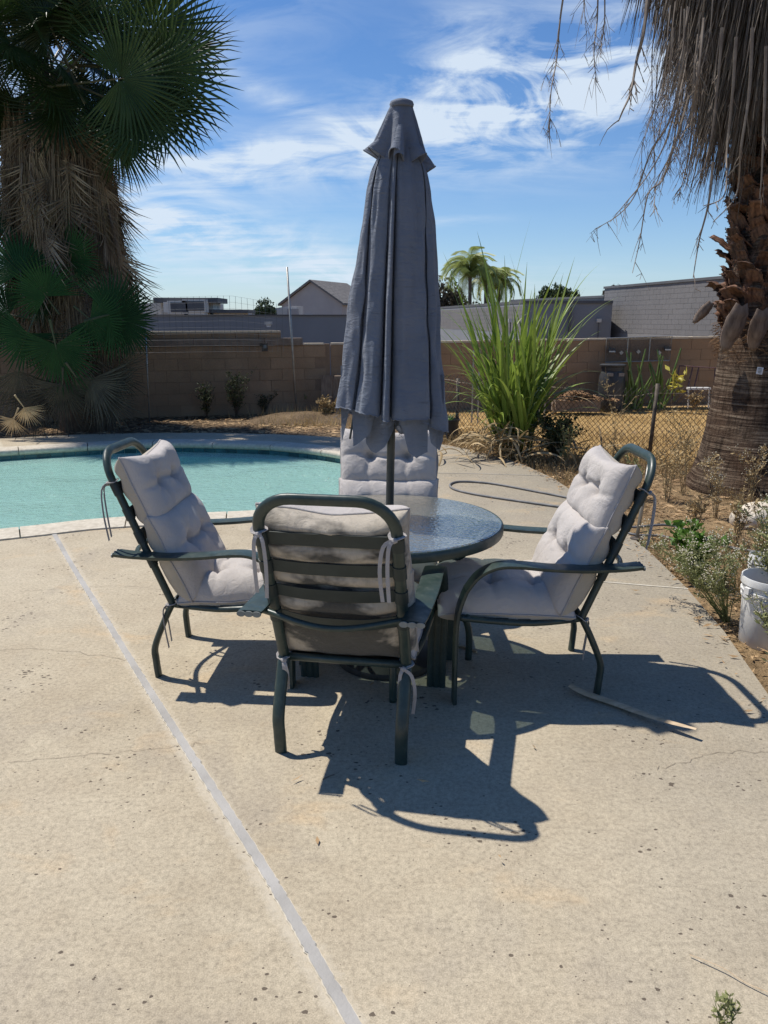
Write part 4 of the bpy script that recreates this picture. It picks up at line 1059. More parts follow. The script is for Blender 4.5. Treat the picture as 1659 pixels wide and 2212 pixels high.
def pillow(W_, L_, T_, tufts, seed, place, nu=64, nv=60, sag=0., creases=1., back_strips=None, ears=.004, topdip=0.):
    "closed cushion section; place(x, y, z): x across, y along the length, z out of the front face"
    b = MB(); us = [math.sin(PI/2*(2*i/nu-1)) for i in range(nu+1)]; vs_ = [math.sin(PI/2*(2*i/nv-1)) for i in range(nv+1)]
    us = [lerpf(2*i/nu-1, us[i], .72) for i in range(nu+1)]; vs_ = [lerpf(2*i/nv-1, vs_[i], .72) for i in range(nv+1)]
    grid = {}
    sv = Vector((seed*7.3, seed*3.1, seed*1.7))
    for side in (1, -1):
        for i, u in enumerate(us):
            for j, v in enumerate(vs_):
                x = u*W_/2; y = v*L_/2
                ez = ((1-abs(u)**5)*(1-abs(v)**5))
                h = T_/2*max(0, ez)**.40
                fadex = (1-abs(u)**6); 
                corner = (abs(u)*abs(v))**3
                shr = 1-.035*(1-abs(v)**2)*0 - .02*math.cos(3*PI*v)*abs(u)
                x2 = x*(1+.0*corner)+math.copysign(ears*corner, u)
                y2 = y*(1-.03*(1-abs(u)**2)*0)+math.copysign(ears*corner, v)
                if topdip: y2 -= topdip*max(0, v)**4*(1-abs(u)**1.5)
                dpt = 0
                if side == 1:
                    for tx, ty in tufts:
                        dx, dy = x-tx, y-ty; r2 = dx*dx+dy*dy; r = math.sqrt(r2)
                        dpt += .046*math.exp(-r2/.024**2)+.026*math.exp(-r2/.075**2)
                        ang_ = math.atan2(dy, dx)
                        dpt += creases*.0042*math.exp(-r/.07)*(math.cos(ang_*6+seed)+.7*math.cos(ang_*11+seed*2))*min(1, r/.02)
                    # folds running from tuft to tuft and on to the seams
                    tys = sorted(set(t_[1] for t_ in tufts))
                    for ty in tys:
                        xs = [t_[0] for t_ in tufts if t_[1] == ty]
                        amp = 1 if min(xs) < x < max(xs) else .55
                        dpt += creases*.017*amp*math.exp(-((y-ty+.01*math.sin(x*23+seed))/.013)**2)
                    for tx, ty in tufts:
                        dpt += creases*.009*math.exp(-((x-tx+.012*math.sin(y*25+seed))/.013)**2)*(.35+.65*min(1, abs(y-ty)/.02))*.8
                else:
                    if back_strips:
                        for by in back_strips: dpt += .030*math.exp(-((y-by)/.030)**2)*(1-u**8)
                        dpt -= .010*(1-u*u)
                dpt = min(dpt, T_*.5)*max(0, ez)**.35
                nzv = noise.noise(Vector((x*9, y*9, side*2.))+sv)*.008+noise.noise(Vector((x*22, y*14, side*5.))+sv)*.0028
                z = side*(h-dpt+(nzv*max(0, ez)**.3))
                if abs(u) == 1 or abs(v) == 1:
                    z = noise.noise(Vector((x*7, y*7, 0))+sv)*.006; x2 += 0; 
                wob = .006*noise.noise(Vector((y*8, x*8, 3))+sv)
                p = place(x2+wob, y2+wob, z-sag*(1-u*u))
                grid[(side, i, j)] = len(b.v); b.v.append(tuple(p))
    # weld the rim: back uses front rim vertices
    for i in range(nu+1):
        for j in range(nv+1):
            if i in (0, nu) or j in (0, nv): grid[(-1, i, j)] = grid[(1, i, j)]
    for side in (1, -1):
        for i in range(nu):
            for j in range(nv):
                q = (grid[(side,i,j)], grid[(side,i+1,j)], grid[(side,i+1,j+1)], grid[(side,i,j+1)])
                b.f.append(q if side == 1 else q[::-1]); b.mi.append(0 if side == 1 else 1)
    rim = [grid[(1,i,0)] for i in range(nu)]+[grid[(1,nu,j)] for j in range(nv)]+[grid[(1,nu-i,nv)] for i in range(nu)]+[grid[(1,0,nv-j)] for j in range(nv)]
    rimp = [Vector(b.v[r_]) for r_ in rim]
    return b, rimp
def make_cushion(label, loc, rz, seed, backmat='fabric_back', ties=True, up=0.):
    t = thing('chair_cushion', label, 'cushion', loc, rz, 'tufted cushions on the patio chairs')
    mats = [M['fabric'], M[backmat]]
    FN = -BN
    def pb(s0, off, lean=0.):
        def f(x, y, z): return J+BD*(s0+y)+FN*(off+z)+Vector((x, 0, 0))+BD*0+FN*lean*y
        return f
    Tk = .17
    parts = [('headrest_section', .515, .31, Tk, [(-.10,.0),(.10,.0)], pb(.487+up, .083, .02), [-.17,-.05,.07], .03),
             ('lumbar_section', .525, .41, Tk+.015, [(-.10,.03),(.10,.03)], pb(.178+up*.5, .092, -.04), [.03,.155], 0.)]
    for k, (nm, w, l, th, tf, pf, strips, td) in enumerate(parts):
        b, rim = pillow(w, l, th, tf, seed+k*3.7, pf, back_strips=strips, topdip=td)
        o = b.build(nm, mats, t, smooth=True)
        p = MB(); p.tube([r_ for r_ in rim], .0048, 5, closed=True); p.build('piping', M['piping'], o, smooth=True)
        bt = MB()
        for tx, ty in tf:
            c_ = pf(tx, ty, th/2-.062); bt.lathe([(.0,.004),(.008,.003),(.011,0)], 8, tuple(c_))
    tl = math.radians(3)
    def ps(x, y, z): return Vector((x, .415+y*math.cos(tl), .432+y*math.sin(tl)+z-.045*(abs(x)/.255)**4+(-.018*(y/.3)**2 if y > 0 else 0)))
    tf = [(-.10,.05),(.10,.05),(-.10,-.14),(.10,-.14)]
    b, rim = pillow(.515, .575, .17, tf, seed+9, ps, 66, 66, creases=.9)
    o = b.build('seat_section', mats, t, smooth=True)
    p = MB(); p.tube(rim, .0048, 5, closed=True); p.build('piping', M['piping'], o, smooth=True)
    rr = random.Random(int(seed*10))
    for (sd, s_, ln) in ((-1,.60,.22),(1,.60,.30),(-1,-.0,.18),(1,-.0,.20)):
        c_ = back_pt(HW*sd, s_, 0)
        b = MB()
        ring = [c_+Vector((math.cos(a)*.026, 0, 0))+BN*(math.sin(a)*.021)+BD*.004*math.sin(a*2) for a in [q*PI/5 for q in range(10)]]
        b.sweep(ring, [(-.006,-.0015),(.006,-.0015),(.006,.0015),(-.006,.0015)], None, closed=True)
        kn = c_+BN*.028-Vector((sd*.006,0,0)); b.sweep([kn+Vector((-.011,0,0)), kn, kn+Vector((.011,0,0))], ell(.009,.010,8), (0,0,1), scale=[.5,1.1,.5])
        for e in range(2):
            dx = rr.uniform(-.05,.05)*(1.2 if e else .6); l_ = ln*rr.uniform(.6,1.1)
            pts = catmull([kn, kn+Vector((dx*.8, -.012, -.02)), kn+Vector((dx*1.1, -.006, -l_*.5)), kn+Vector((dx*.9, .004, -l_))], 4)
            b.sweep(pts, [(-.0065,-.001),(.0065,-.001),(.0065,.001),(-.0065,.001)], (0,1,0))
        b.build('tie', M['piping'], t)
    return t
chairs = [ # location = middle between the rear feet
 ('dark green patio chair nearest the camera with its back to the viewer', (-.165,2.585,0), math.radians(-10.0)),
 ('dark green patio chair at left beside the pool, facing right', (-1.03,3.50,0), math.radians(-93)),
 ('dark green patio chair at right near the dirt edge, facing left', (.935,3.325,0), math.radians(90.5)),
 ('dark green patio chair on the far side of the table, half hidden by the umbrella', (.025,4.09,0), math.radians(178))]
cl = ['cushion on the nearest chair, its pale back smudged with grey mildew', 'tufted pale cushion on the left chair next to the pool', 'tufted pale cushion on the right chair, dappled by glass table light', 'tufted cushion on the far chair behind the umbrella pole']
for i, (lb, loc, rz) in enumerate(chairs):
    if i == 0:
        c0 = make_chair(lb, loc, rz); kids = list(c0.children)
    else:
        r_ = c0.copy(); C.objects.link(r_); r_.location = loc; r_.rotation_euler = (0,0,rz); r_['label'] = lb
        for ch in kids:
            q = ch.copy(); C.objects.link(q); q.parent = r_
    make_cushion(cl[i], loc, rz, 1.3+i*2.1, 'fabric_stained' if i == 0 else 'fabric_back', up=0. if i == 0 else .034)

# ------------------------------------------------------------------ table, umbrella, base
TC = Vector((.01, 3.42, 0))
tb = thing('patio_table', 'round patio table with rippled glass top and dark green rim', 'table', TC)
b = MB(); b.lathe([(.026,.700),(.026,.708),(.515,.708),(.524,.705),(.524,.700),(.026,.700)], 96); b.build('glass_top', M['glass'], tb, smooth=False)
b = MB(); b.lathe([(.505,.698),(.520,.700),(.529,.705),(.534,.700),(.535,.670),(.531,.662),(.512,.660),(.505,.666),(.505,.698)], 96); autosmooth(b.build('rim', M['green_metal'], tb), 50)
b = MB(); b.lathe([(.025,.69),(.036,.69),(.036,.712),(.025,.712)], 24); b.build('hole_ring', M['pole'], tb, smooth=False)
for k in range(4):
    a = math.radians(-96+90*k+10); e = lambda r, z: (math.cos(a)*r, math.sin(a)*r, z)
    b = MB(); b.tube(catmull([e(.505,.668), e(.45,.60), e(.32,.50), e(.24,.40), e(.24,.32), e(.31,.27), e(.375,.215), e(.40,.13), e(.40,0)], 5), .0165, 10); b.build('leg', M['green_metal'], tb, smooth=True)
b = MB(); b.tube([(math.cos(q*PI/16)*.24, math.sin(q*PI/16)*.24, .36) for q in range(32)], .010, 8, closed=True); b.build('brace_ring', M['green_metal'], tb, smooth=True)
us = thing('umbrella_base', 'dark round cast umbrella base under the glass table', 'umbrella base', (.02,3.46,0))
b = MB(); b.lathe([(0,0),(.245,0),(.25,.012),(.245,.03),(.22,.045),(.12,.07),(.045,.10),(.032,.12),(.030,.40),(0,.40)], 48); autosmooth(b.build('foot', M['base_iron'], us), 40)
b = MB(); b.tube([(.03,0,.30),(.075,0,.30)], .006, 8); b.lathe([(0,.0),(.018,.0),(.018,.014),(0,.014)], 10, (.085,0,.293)); b.build('knob', M['plastic_black'], us)

um = thing('patio_umbrella', 'tall closed grey cloth umbrella standing through the table', 'umbrella', (.02,3.44,0))
b = MB(); b.tube([(-.005,0,.10),(.035,.0,2.44)], .0185, 14); b.build('pole', M['pole'], um, smooth=True)
sec = [(-1.0,.05),(-.98,-.25),(-.86,-.42),(-.70,-.46),(-.64,-.12),(-.61,-.5),(-.52,-.72),(-.36,-.80),(-.235,-.72),(-.20,-.28),(-.175,-.82),(-.125,-1.0),(-.07,-.85),(-.035,-.30),(.0,-.74),(.15,-.88),(.40,-.86),(.60,-.74),(.69,-.52),(.66,-.18),(.74,-.46),(.86,-.42),(.97,-.2),(1.0,.1),(.86,.5),(.62,.28),(.5,.75),(.2,.92),(0.02,.4),(-.25,.9),(-.55,.75),(-.52,.3),(-.85,.5)]
hem = [1.22,1.225,1.225,1.22,1.23,1.215,1.21,1.205,1.2,1.215,1.185,1.18,1.18,1.2,1.185,1.185,1.185,1.185,1.185,1.16,1.145,1.13,1.12,1.11,1.1,1.12,1.1,1.08,1.12,1.1,1.12,1.15,1.2]
ns_ = len(sec); SEC = catmull([(x, y, hem[i]) for i, (x, y) in enumerate(sec)], 8, True)
top_z = 2.36; rows = 90; b = MB(); K = len(SEC)
def cx(z): return lerpf(.01, .05, (z-1.1)/1.35)
def hw(z):
    tt = [(1.0,.252),(1.2,.243),(1.5,.214),(1.8,.180),(2.0,.160),(2.12,.145),(2.2,.125),(2.28,.085),(2.36,.05)]
    for (a, ra), (c_, rc) in zip(tt, tt[1:]):
        if a <= z <= c_: return lerpf(ra, rc, (z-a)/(c_-a))
    return tt[-1][1] if z > 2.3 else tt[0][1]
for j in range(rows+1):
    f = j/rows
    for i, s_ in enumerate(SEC):
        z = lerpf(s_.z, top_z, f); w = hw(z)
        r = Vector((s_.x, s_.y)); 
        # valleys soften upward; folds drift sideways with height like hanging cloth
        rn = r.length; dirn = r/rn if rn else r
        target = .86; soft = min(1, .05+.75*max(0, (z-1.5)/.85)**1.3)
        r2 = dirn*lerpf(rn, target, soft)
        tw = .10*math.sin(z*2.1)*(1-abs(r.x))
        n1_ = noise.noise(Vector((s_.x*3.2, s_.y*3.2, z*2.4)))*.10+noise.noise(Vector((s_.x*7, s_.y*7, z*8.5)))*.05
        n1_ += .022*math.sin(z*21+s_.x*9)*max(0, noise.noise(Vector((s_.x*2, 4., z*4))))
        r2 = r2*(1+n1_)
        b.v.append((cx(z)+(r2.x+tw*.35)*w, r2.y*w*.74, z+(.006*noise.noise(Vector((i*.3, 0, 0))) if j == 0 else 0)))
for j in range(rows):
    for i in range(K):
        q = (j*K+i, j*K+(i+1) % K, (j+1)*K+(i+1) % K, (j+1)*K+i); b.f.append(q); b.mi.append(0)
cano = b.build('canopy', M['canopy'], um, smooth=True)
# frayed hem
hp = [Vector(cano.data.vertices[i].co)+Vector((0,0,-.002)) for i in range(K)]
b = MB(); b.tube(hp, .0032, 4, closed=True); b.build('hem', M['canopy'], cano, smooth=True)
b = MB(); rr = random.Random(3)
for k in range(60):
    p = hp[rr.randrange(K)]; L = rr.uniform(.01,.05); b.tube(catmull([p, p+Vector((rr.uniform(-.02,.02), -.004, -L*.5)), p+Vector((rr.uniform(-.03,.03), -.004, -L))], 2), .0008, 3)
b.build('loose_thread', M['canopy'], cano, kind='stuff')
# vent cap
lob = 8; Kv = 128; b = MB(); rv = 26
for j in range(rv+1):
    f = j/rv
    for i in range(Kv):
        a = 2*PI*i/Kv
        am = .05+.30*f; fold = math.cos(a*lob/1.0+1.0+.9*math.sin(a*2)); 
        r = lerpf(.044, .098, f**.9)*(1+am*fold*.75)
        if f > .8: r += .012*(f-.8)/.2*(1+fold)
        droop_ = .045*f*f*(1-fold)*.5+.03*f*(math.cos(a-.3) > .7)*f
        z = lerpf(2.44, 2.262, f)-droop_-.018*f*math.cos(a)
        b.v.append((cx(z)+r*math.cos(a)*1.02, r*math.sin(a)*.78, z+.002*noise.noise(Vector((i*.4, j*.4, 0)))))
for j in range(rv):
    for i in range(Kv): b.f.append((j*Kv+i, (j+1)*Kv+i, (j+1)*Kv+(i+1) % Kv, j*Kv+(i+1) % Kv)); b.mi.append(0)
vent = b.build('vent_canopy', M['canopy'], um, smooth=True)
hp2 = [Vector(vent.data.vertices[rv*Kv+i].co) for i in range(Kv)]
b = MB(); b.tube(hp2, .003, 4, closed=True); b.build('hem', M['canopy'], vent, smooth=True)
# turned-out fold at the middle of the vent
b = MB(); pts = []; m_ = 14
for j in range(m_+1):
    f = j/m_
    for i in range(13):
        a = -PI*.62+i*PI*1.24/12
        w = .008+.022*f**.7*(1-.35*f); z = 2.36-.135*f
        b.v.append((cx(z)-.004+w*math.sin(a), -.060-.6*w*math.cos(a)-.040*f, z+.02*math.cos(a)*f))
for j in range(m_):
    for i in range(12): q = j*13+i; b.f.append((q, q+1, q+14, q+13)); b.mi.append(0)
b.build('vent_fold', M['canopy'], um, smooth=True)
b = MB(); b.lathe([(0,2.466),(.03,2.465),(.046,2.458),(.050,2.448),(.047,2.438),(.03,2.436)], 28, (.052,0,0)); autosmooth(b.build('finial_cap', M['canopy'], um), 50)
# ribs and pocket tips hanging below the hem
flaps = [ # px top-left, top-right, tip, left shoulder, right shoulder, Y
 ([(760,860),(738,960),(752,972),(770,962),(800,935),(815,870)], 3.40),
 ([(790,880),(788,955),(800,976),(812,980),(832,962),(850,930),(860,880)], 3.42),
 ([(850,880),(872,935),(882,975),(900,990),(924,978),(920,880)], 3.36),
 ([(918,880),(930,955),(950,976),(957,950),(958,880)], 3.40),
 ([(800,860),(815,920),(835,938),(862,920),(884,955),(900,880)], 3.47)]
for k, (pp, Y) in enumerate(flaps):
    P = [at(x, y, Y=Y) for x, y in pp]; b = MB(); n_ = 10; cols = 28
    xs0, xs1 = min(p.x for p in P), max(p.x for p in P)
    def low(x):
        for p, q in zip(P, P[1:]):
            if min(p.x, q.x)-1e-6 <= x <= max(p.x, q.x)+1e-6 and abs(q.x-p.x) > 1e-5:
                zz = lerpf(p.z, q.z, (x-p.x)/(q.x-p.x)); return zz
        return P[0].z
    zt = max(p.z for p in P)+.14
    for i in range(cols+1):
        x = lerpf(xs0, xs1, i/cols); zl = low(min(max(x, xs0+.002), xs1-.002))
        for j in range(n_+1):
            f = j/n_; z = lerpf(zl, zt, f)
            yy = Y+.022*math.sin(i/cols*PI*2+k)*(1.1-.4*f)+.012*noise.noise(Vector((x*12, z*9, k)))
            b.v.append((x, yy, z))
    for i in range(cols):
        for j in range(n_): q = i*(n_+1)+j; b.f.append((q, q+n_+1, q+n_+2, q+1)); b.mi.append(0)
    b.build('canopy_flap', M['canopy'], um, smooth=True, world=True)
for px0, py0, px1, py1, Y in ((770,860,756,948,3.43),(776,860,764,946,3.45),(818,880,800,955,3.46),(905,880,902,975,3.42),(945,880,946,960,3.46),(835,860,826,940,3.55),(880,860,876,930,3.55)):
    p0_, p1_ = at(px0, py0, Y=Y), at(px1, py1, Y=Y); b = MB(); b.tube([p0_+(p0_-p1_)*3.2*Vector((1,1,1)).x, p1_], .0055, 6) if False else b.tube([(p0_.x*.7, p0_.y, p0_.z+.5), p0_, p1_], .0055, 6)
    b.build('rib', M['pole'], um, world=True)

# ------------------------------------------------------------------ fences
cf = thing('chain_link_fence', 'rusty chain link fence between the pool strip and the dry lawn', 'fence', (2.5, 9, 0))
fp = catmull([(.55,11.3,0),(1.2,10.6,0),(2.1,9.75,0),(3.2,9.0,0),(4.6,8.75,0),(6.4,8.6,0),(8.2,8.5,0)], 10)
fl = [0]
for a, c_ in zip(fp, fp[1:]): fl.append(fl[-1]+(c_-a).length)
def fpt(s_):
    s_ = max(0, min(fl[-1]-1e-4, s_))
    for i in range(len(fl)-1):
        if fl[i+1] >= s_: return fp[i].lerp(fp[i+1], (s_-fl[i])/(fl[i+1]-fl[i]))
FH = .86; pitch = .066; b = MB(); nw = int(fl[-1]/pitch); nz_ = int(FH/(pitch/2*1.12)); hz = FH/nz_
def topw(s_): return .035*noise.noise(Vector((s_*1.7, 0, 0)))-(.05 if 2.6 < s_ < 3.4 else 0)
for k in range(nw):
    s0 = k*pitch; pts = []
    for j in range(nz_+1):
        s_ = s0+(pitch/2 if j % 2 else 0)*1.04; p = fpt(s_); z = j*hz*(1+topw(s_)/FH)
        bow = .025*noise.noise(Vector((s_*1.2, z*2, 5)))
        pts.append(Vector((p.x, p.y+bow+(.004 if j % 2 else -.004), z-.02)))
    for j in range(nz_+1):
        b_sc = 1
    o0 = len(b.v); r = .0031
    for p in pts:
        b.v += [(p.x-r, p.y, p.z), (p.x+r, p.y-r, p.z), (p.x+r, p.y+r, p.z)]
    for j in range(nz_):
        for q in range(3):
            b.f.append((o0+3*j+q, o0+3*j+(q+1) % 3, o0+3*j+3+(q+1) % 3, o0+3*j+3+q)); b.mi.append(0)
    s0 = k*pitch; pts = []
    for j in range(nz_+1):
        s_ = s0+pitch/2+(-pitch/2 if j % 2 else 0)*1.04; p = fpt(s_)
# second family of wires: mirror zigzag so that diamonds close
for k in range(nw):
    o0 = len(b.v); r = .0031; pts = []
    for j in range(nz_+1):
        s_ = k*pitch+pitch-(pitch/2 if j % 2 else 0)*1.04; p = fpt(s_); z = j*hz*(1+topw(s_)/FH)
        bow = .025*noise.noise(Vector((s_*1.2, z*2, 5)))
        pts.append(Vector((p.x, p.y+bow+(-.004 if j % 2 else .004), z-.02)))
    top = pts[-1]; pts.append(top+Vector((.012,0,.02)))
    for p in pts: b.v += [(p.x-r, p.y, p.z), (p.x+r, p.y-r, p.z), (p.x+r, p.y+r, p.z)]
    for j in range(len(pts)-1):
        for q in range(3): b.f.append((o0+3*j+q, o0+3*j+(q+1) % 3, o0+3*j+3+(q+1) % 3, o0+3*j+3+q)); b.mi.append(0)
b.build('wire_mesh', M['wire'], cf, world=True, kind='stuff')
for px, py, Y, h, lean in ((1400,985,9.0,.93,.03),(985,900,10.9,.85,0),(1640,985,8.6,.93,0)):
    p = at(px, 985, Y=Y); p = Vector((p.x, Y-.03, -.05)); b = MB(); b.tube([p, p+Vector((lean,0,h))], .024, 8); b.build('post', M['post_rust'], cf, smooth=True, world=True)
b = MB(); tp = []
for k in range(0, int(fl[-1]/.15)):
    p = fpt(k*.15); tp.append(Vector((p.x, p.y, FH-.09+topw(k*.15)+.006*math.sin(k*2.1))))
b.tube(tp, .0025, 4); b.build('tension_wire', M['wire'], cf, world=True)

# welded wire fence on leaning pipes along the left wall
wf = thing('wire_fence', 'thin welded wire fence on leaning pipes in front of the raised wall', 'fence', (-3.4, 12.6, 0))
w0, w1 = Vector((-7.6, 12.05, 0)), Vector((-1.73, 13.85, 0)); Lw = (w1-w0).length; dw = (w1-w0)/Lw
b = MB(); ztop = lambda s_: 1.98+.03*math.sin(s_*1.3)-(.18 if s_ > 5.2 else 0)*(s_-5.2)
n_ = int(Lw/.10)
for k in range(n_+1):
    p = w0+dw*(k*.10); y = Vector((0, .01*math.sin(k), 0)); b.tube([p+y+Vector((0,0,1.05)), p+Vector((.01*math.sin(k*.7),0,1.5)), p+y+Vector((0,0,ztop(k*.1)))], .0028, 3, cap=False)
for r in range(10):
    b.tube([w0+dw*(k*.35)+Vector((0,.01*math.sin(k+r),1.06+(ztop(k*.35)-1.06)*r/9)) for k in range(int(Lw/.35)+1)], .0016, 3, cap=False)
b.build('wire_mesh', M['wire_grey'], wf, world=True, kind='stuff')
for (x0, y0, x1, y1, Y) in ((641,880,620,577,13.75),(323,905,313,690,12.7),(100,905,95,660,12.3)):
    p0_, p1_ = at(x0, y0, Y=Y), at(x1, y1, Y=Y); b = MB(); b.tube([(p0_.x, Y, -.05), p1_], .018 if x0 > 600 else .013, 8); b.build('pipe', M['galv'], wf, smooth=True, world=True)

# ------------------------------------------------------------------ plants
def blade_mesh(name, mat, L, w, curve, seed):
    rr = random.Random(seed); b = MB(); n = 12; pts = []; x = z = 0; a = 0.06
    for i in range(n+1):
        pts.append(Vector((x, 0, z))); f = i/n; a += curve*(.25+1.6*f*f)/n; x += math.sin(a)*L/n; z += math.cos(a)*L/n
    vs = []
    for i, p in enumerate(pts):
        f = i/n; ww = w*(min(1, .35+f*3))*max(.03, 1-f**2.2); t_ = .0
        vs += [p+Vector((0,-ww,0)), p+Vector((-.35*ww*(1-f*.5),0,-.0)), p+Vector((0,ww,0))]
    fs = []
    for i in range(n): q = i*3; fs += [(q,q+1,q+4,q+3), (q+1,q+2,q+5,q+4)]
    b.add(vs, fs); return b.mesh(name, mat)
rd = thing('reed_clump', 'tall bright green reed clump beside the chain link fence', 'plant', (1.62, 9.28, -.05)); rd.scale = (1.18,1.18,1.22)
bm_ = [blade_mesh('leaf_blade', M['reed'], L, w, c_, i) for i, (L, w, c_) in enumerate(((1.15,.022,.25),(1.0,.024,.5),(1.2,.022,.9),(.95,.024,1.6),(.85,.023,2.3),(1.3,.018,.12),(.7,.026,1.1)))]
rr = random.Random(21)
for k in range(23):   # culms
    a = rr.choice((0,PI,0,PI,1.57,-1.57))+rr.gauss(0,.7); r = rr.uniform(0,.17); tilt = rr.uniform(.02,.46); H_ = rr.uniform(.6,1.15)*(1-.5*tilt)
    dv = Vector((math.cos(a)*math.sin(tilt), math.sin(a)*math.sin(tilt), math.cos(tilt))); p0_ = Vector((math.cos(a)*r, math.sin(a)*r, 0))
    b = MB(); b.tube([p0_, p0_+dv*H_*.5, p0_+dv*H_], .011, 6, scale=[1,.9,.5]); b.build('culm', M['reed'], rd, smooth=True)
    for j in range(9):
        f = .25+.75*j/8; p = p0_+dv*H_*f; az_ = a+rr.uniform(-.9,.9)+(PI if j % 2 else 0)*(.35 if rr.random() < .6 else 1)
        last = j >= 6
        me = bm_[rr.choice((0,5,0,1,2)) if last else rr.choice((0,1,2,3,6,4))]
        m_ = Matrix.Rotation(az_, 3, 'Z') @ Matrix.Rotation(tilt*.6+rr.uniform(.03,.35 if not last else .2), 3, 'Y')
        inst('leaf_blade', me, rd, tuple(p), m_, rr.uniform(.75,1.05))
for (dx, az_, tl, me_i, sc, z) in ((-.1,PI+.1,.7,3,1.0,.55),(-.1,PI-.3,.9,3,1.0,.4),(-.15,PI+.3,.8,4,1.1,.35),(-.12,PI+.05,1.0,2,.85,.5),(-.1,PI-.1,.55,2,1.0,.7),(.1,.1,.8,3,1.0,.55),(.1,-.3,.9,4,1.15,.5),(.15,.2,.6,4,1.1,.4),(.1,-.1,.5,2,1.0,.75),(-.1,PI,.45,3,1.1,.85),(.12,0,.9,3,.9,.3),(-.2,PI+.6,.5,4,.9,.35),(-.15,PI+.9,.4,4,.9,.3),(-.05,-1.6,.5,4,.9,.35),(.05,-1.3,.4,4,.8,.3)):
    inst('leaf_blade', bm_[me_i], rd, (dx, rr.uniform(-.1,.1), z), Matrix.Rotation(az_,3,'Z') @ Matrix.Rotation(tl,3,'Y'), sc)
dry_b = [blade_mesh('dry_blade', M['reed_dry'], .55, .016, c_, i) for i, c_ in enumerate((1.2,2.2,3.0))]
for k in range(190):
    a = rr.uniform(0,6.28); r = abs(rr.gauss(0,.30)); z = rr.uniform(0,.3)*math.exp(-r*2.4)
    m_ = Matrix.Rotation(rr.uniform(0,6.28),3,'Z') @ Matrix.Rotation(rr.uniform(.7,1.5),3,'Y') @ Matrix.Rotation(rr.uniform(-1,1),3,'Z')
    inst('dry_blade', dry_b[k % 3], rd, (math.cos(a)*r*1.3-.1, math.sin(a)*r*.8-.12, z+.06), m_, rr.uniform(.5,1.1))
for (az_, tl, z, sc) in ((.1,.6,.45,1.4),(-.4,.9,.5,1.5),(.4,.7,.3,1.2),(-.2,1.1,.55,1.3)):
    inst('dry_blade', dry_b[2], rd, (.15,-.05,z), Matrix.Rotation(az_,3,'Z') @ Matrix.Rotation(tl,3,'Y'), sc)

def weed(name, label, base, h, n, leaf, lm, sm, seed, spread=.5, lw=.25, flowers=0, cat='weed', lean=(0,0), nl=60, r=.003, group=None, limp=0.):
    rr = random.Random(seed); t = thing(name, label, cat, base, 0, group); st = MB(); lf = MB(); fl_ = MB()
    for k in range(n):
        a = rr.uniform(0,6.28); sp_ = spread*rr.uniform(.2,1); H_ = h*rr.uniform(.6,1.05)
        top = Vector((math.cos(a)*sp_*H_+lean[0]*H_, math.sin(a)*sp_*H_+lean[1]*H_, H_*(1-limp)))
        pts = catmull([(rr.uniform(-.02,.02), rr.uniform(-.02,.02), 0), tuple(top*.5+Vector((rr.uniform(-.04,.04)*h, rr.uniform(-.04,.04)*h, .12*H_))), tuple(top)], 6)
        st.tube(pts, r, 4, scale=[1-.7*i/(len(pts)-1) for i in range(len(pts))])
        tips = [pts[-1]]; segs = [(pts, 1.)]
        for q in range(5):
            i = rr.randint(3, len(pts)-2); d_ = Vector((rr.uniform(-1,1), rr.uniform(-1,1), rr.uniform(.3,1.2))).normalized(); L = h*rr.uniform(.1,.28)
            sb = catmull([pts[i], pts[i]+d_*L*.6, pts[i]+d_*L+Vector((0,0,.1*L))], 2); st.tube(sb, r*.5, 3, cap=False); segs.append((sb, .7)); tips.append(sb[-1])
        for q in range(nl):
            sg, w_ = rr.choice(segs); i = rr.randint(1, len(sg)-1); p = sg[i-1].lerp(sg[i], rr.random())
            d_ = Vector((rr.uniform(-1,1), rr.uniform(-1,1), rr.uniform(-.1,1))).normalized(); L = leaf*rr.uniform(.5,1.2); sd = d_.cross(Vector((rr.uniform(-1,1), rr.uniform(-1,1), rr.uniform(-1,1)))).normalized()*L*lw
            lf.add([p, p+d_*L*.5+sd, p+d_*L, p+d_*L*.5-sd], [(0,1,2,3)])
        for tp_ in tips:
            for q in range(flowers):
                c_ = tp_+Vector((rr.uniform(-.02,.02), rr.uniform(-.02,.02), rr.uniform(-.01,.02))); s_ = .005
                fl_.add([c_+Vector((-s_,0,0)), c_+Vector((0,-s_,0)), c_+Vector((s_,0,0)), c_+Vector((0,s_,0)), c_+Vector((0,0,s_)), c_+Vector((0,0,-s_))], [(0,1,4),(1,2,4),(2,3,4),(3,0,4),(1,0,5),(2,1,5),(3,2,5),(0,3,5)])
    st.build('stem', sm, t); 
    if lf.v: lf.build('foliage', lm, t)
    if fl_.v: fl_.build('blossom', M['blossom'], t)
    return t
gz = -.06
weed('shrub', 'small dark leafy shrub at the right foot of the reeds', (2.03,8.98,gz), .55, 46, .035, M['leaf_dark'], M['bark'], 1, .75, .35, cat='shrub', nl=90)
weed('shrub', 'small dead dark shrub against the wall, left of two', at(448,905,z=gz), .55, 22, .04, M['leaf_dark'], M['bark'], 2, .35, .2, cat='shrub', nl=60)
weed('shrub', 'taller dead dark shrub against the wall, right of two', at(512,902,z=gz), .75, 28, .045, M['leaf_dark'], M['bark'], 3, .45, .2, cat='shrub', nl=60)
weed('shrub', 'low sprawling dark shrub right of the taller dead one', at(570,895,z=gz), .38, 20, .035, M['leaf_dark'], M['bark'], 4, .8, .2, cat='shrub', nl=50)
weed('weed', 'dry brown seeding weed by the umbrella left side in the sun', at(705,905,z=gz), .34, 22, .05, M['weed_dry'], M['weed_dry'], 5, .7, .35, nl=40)
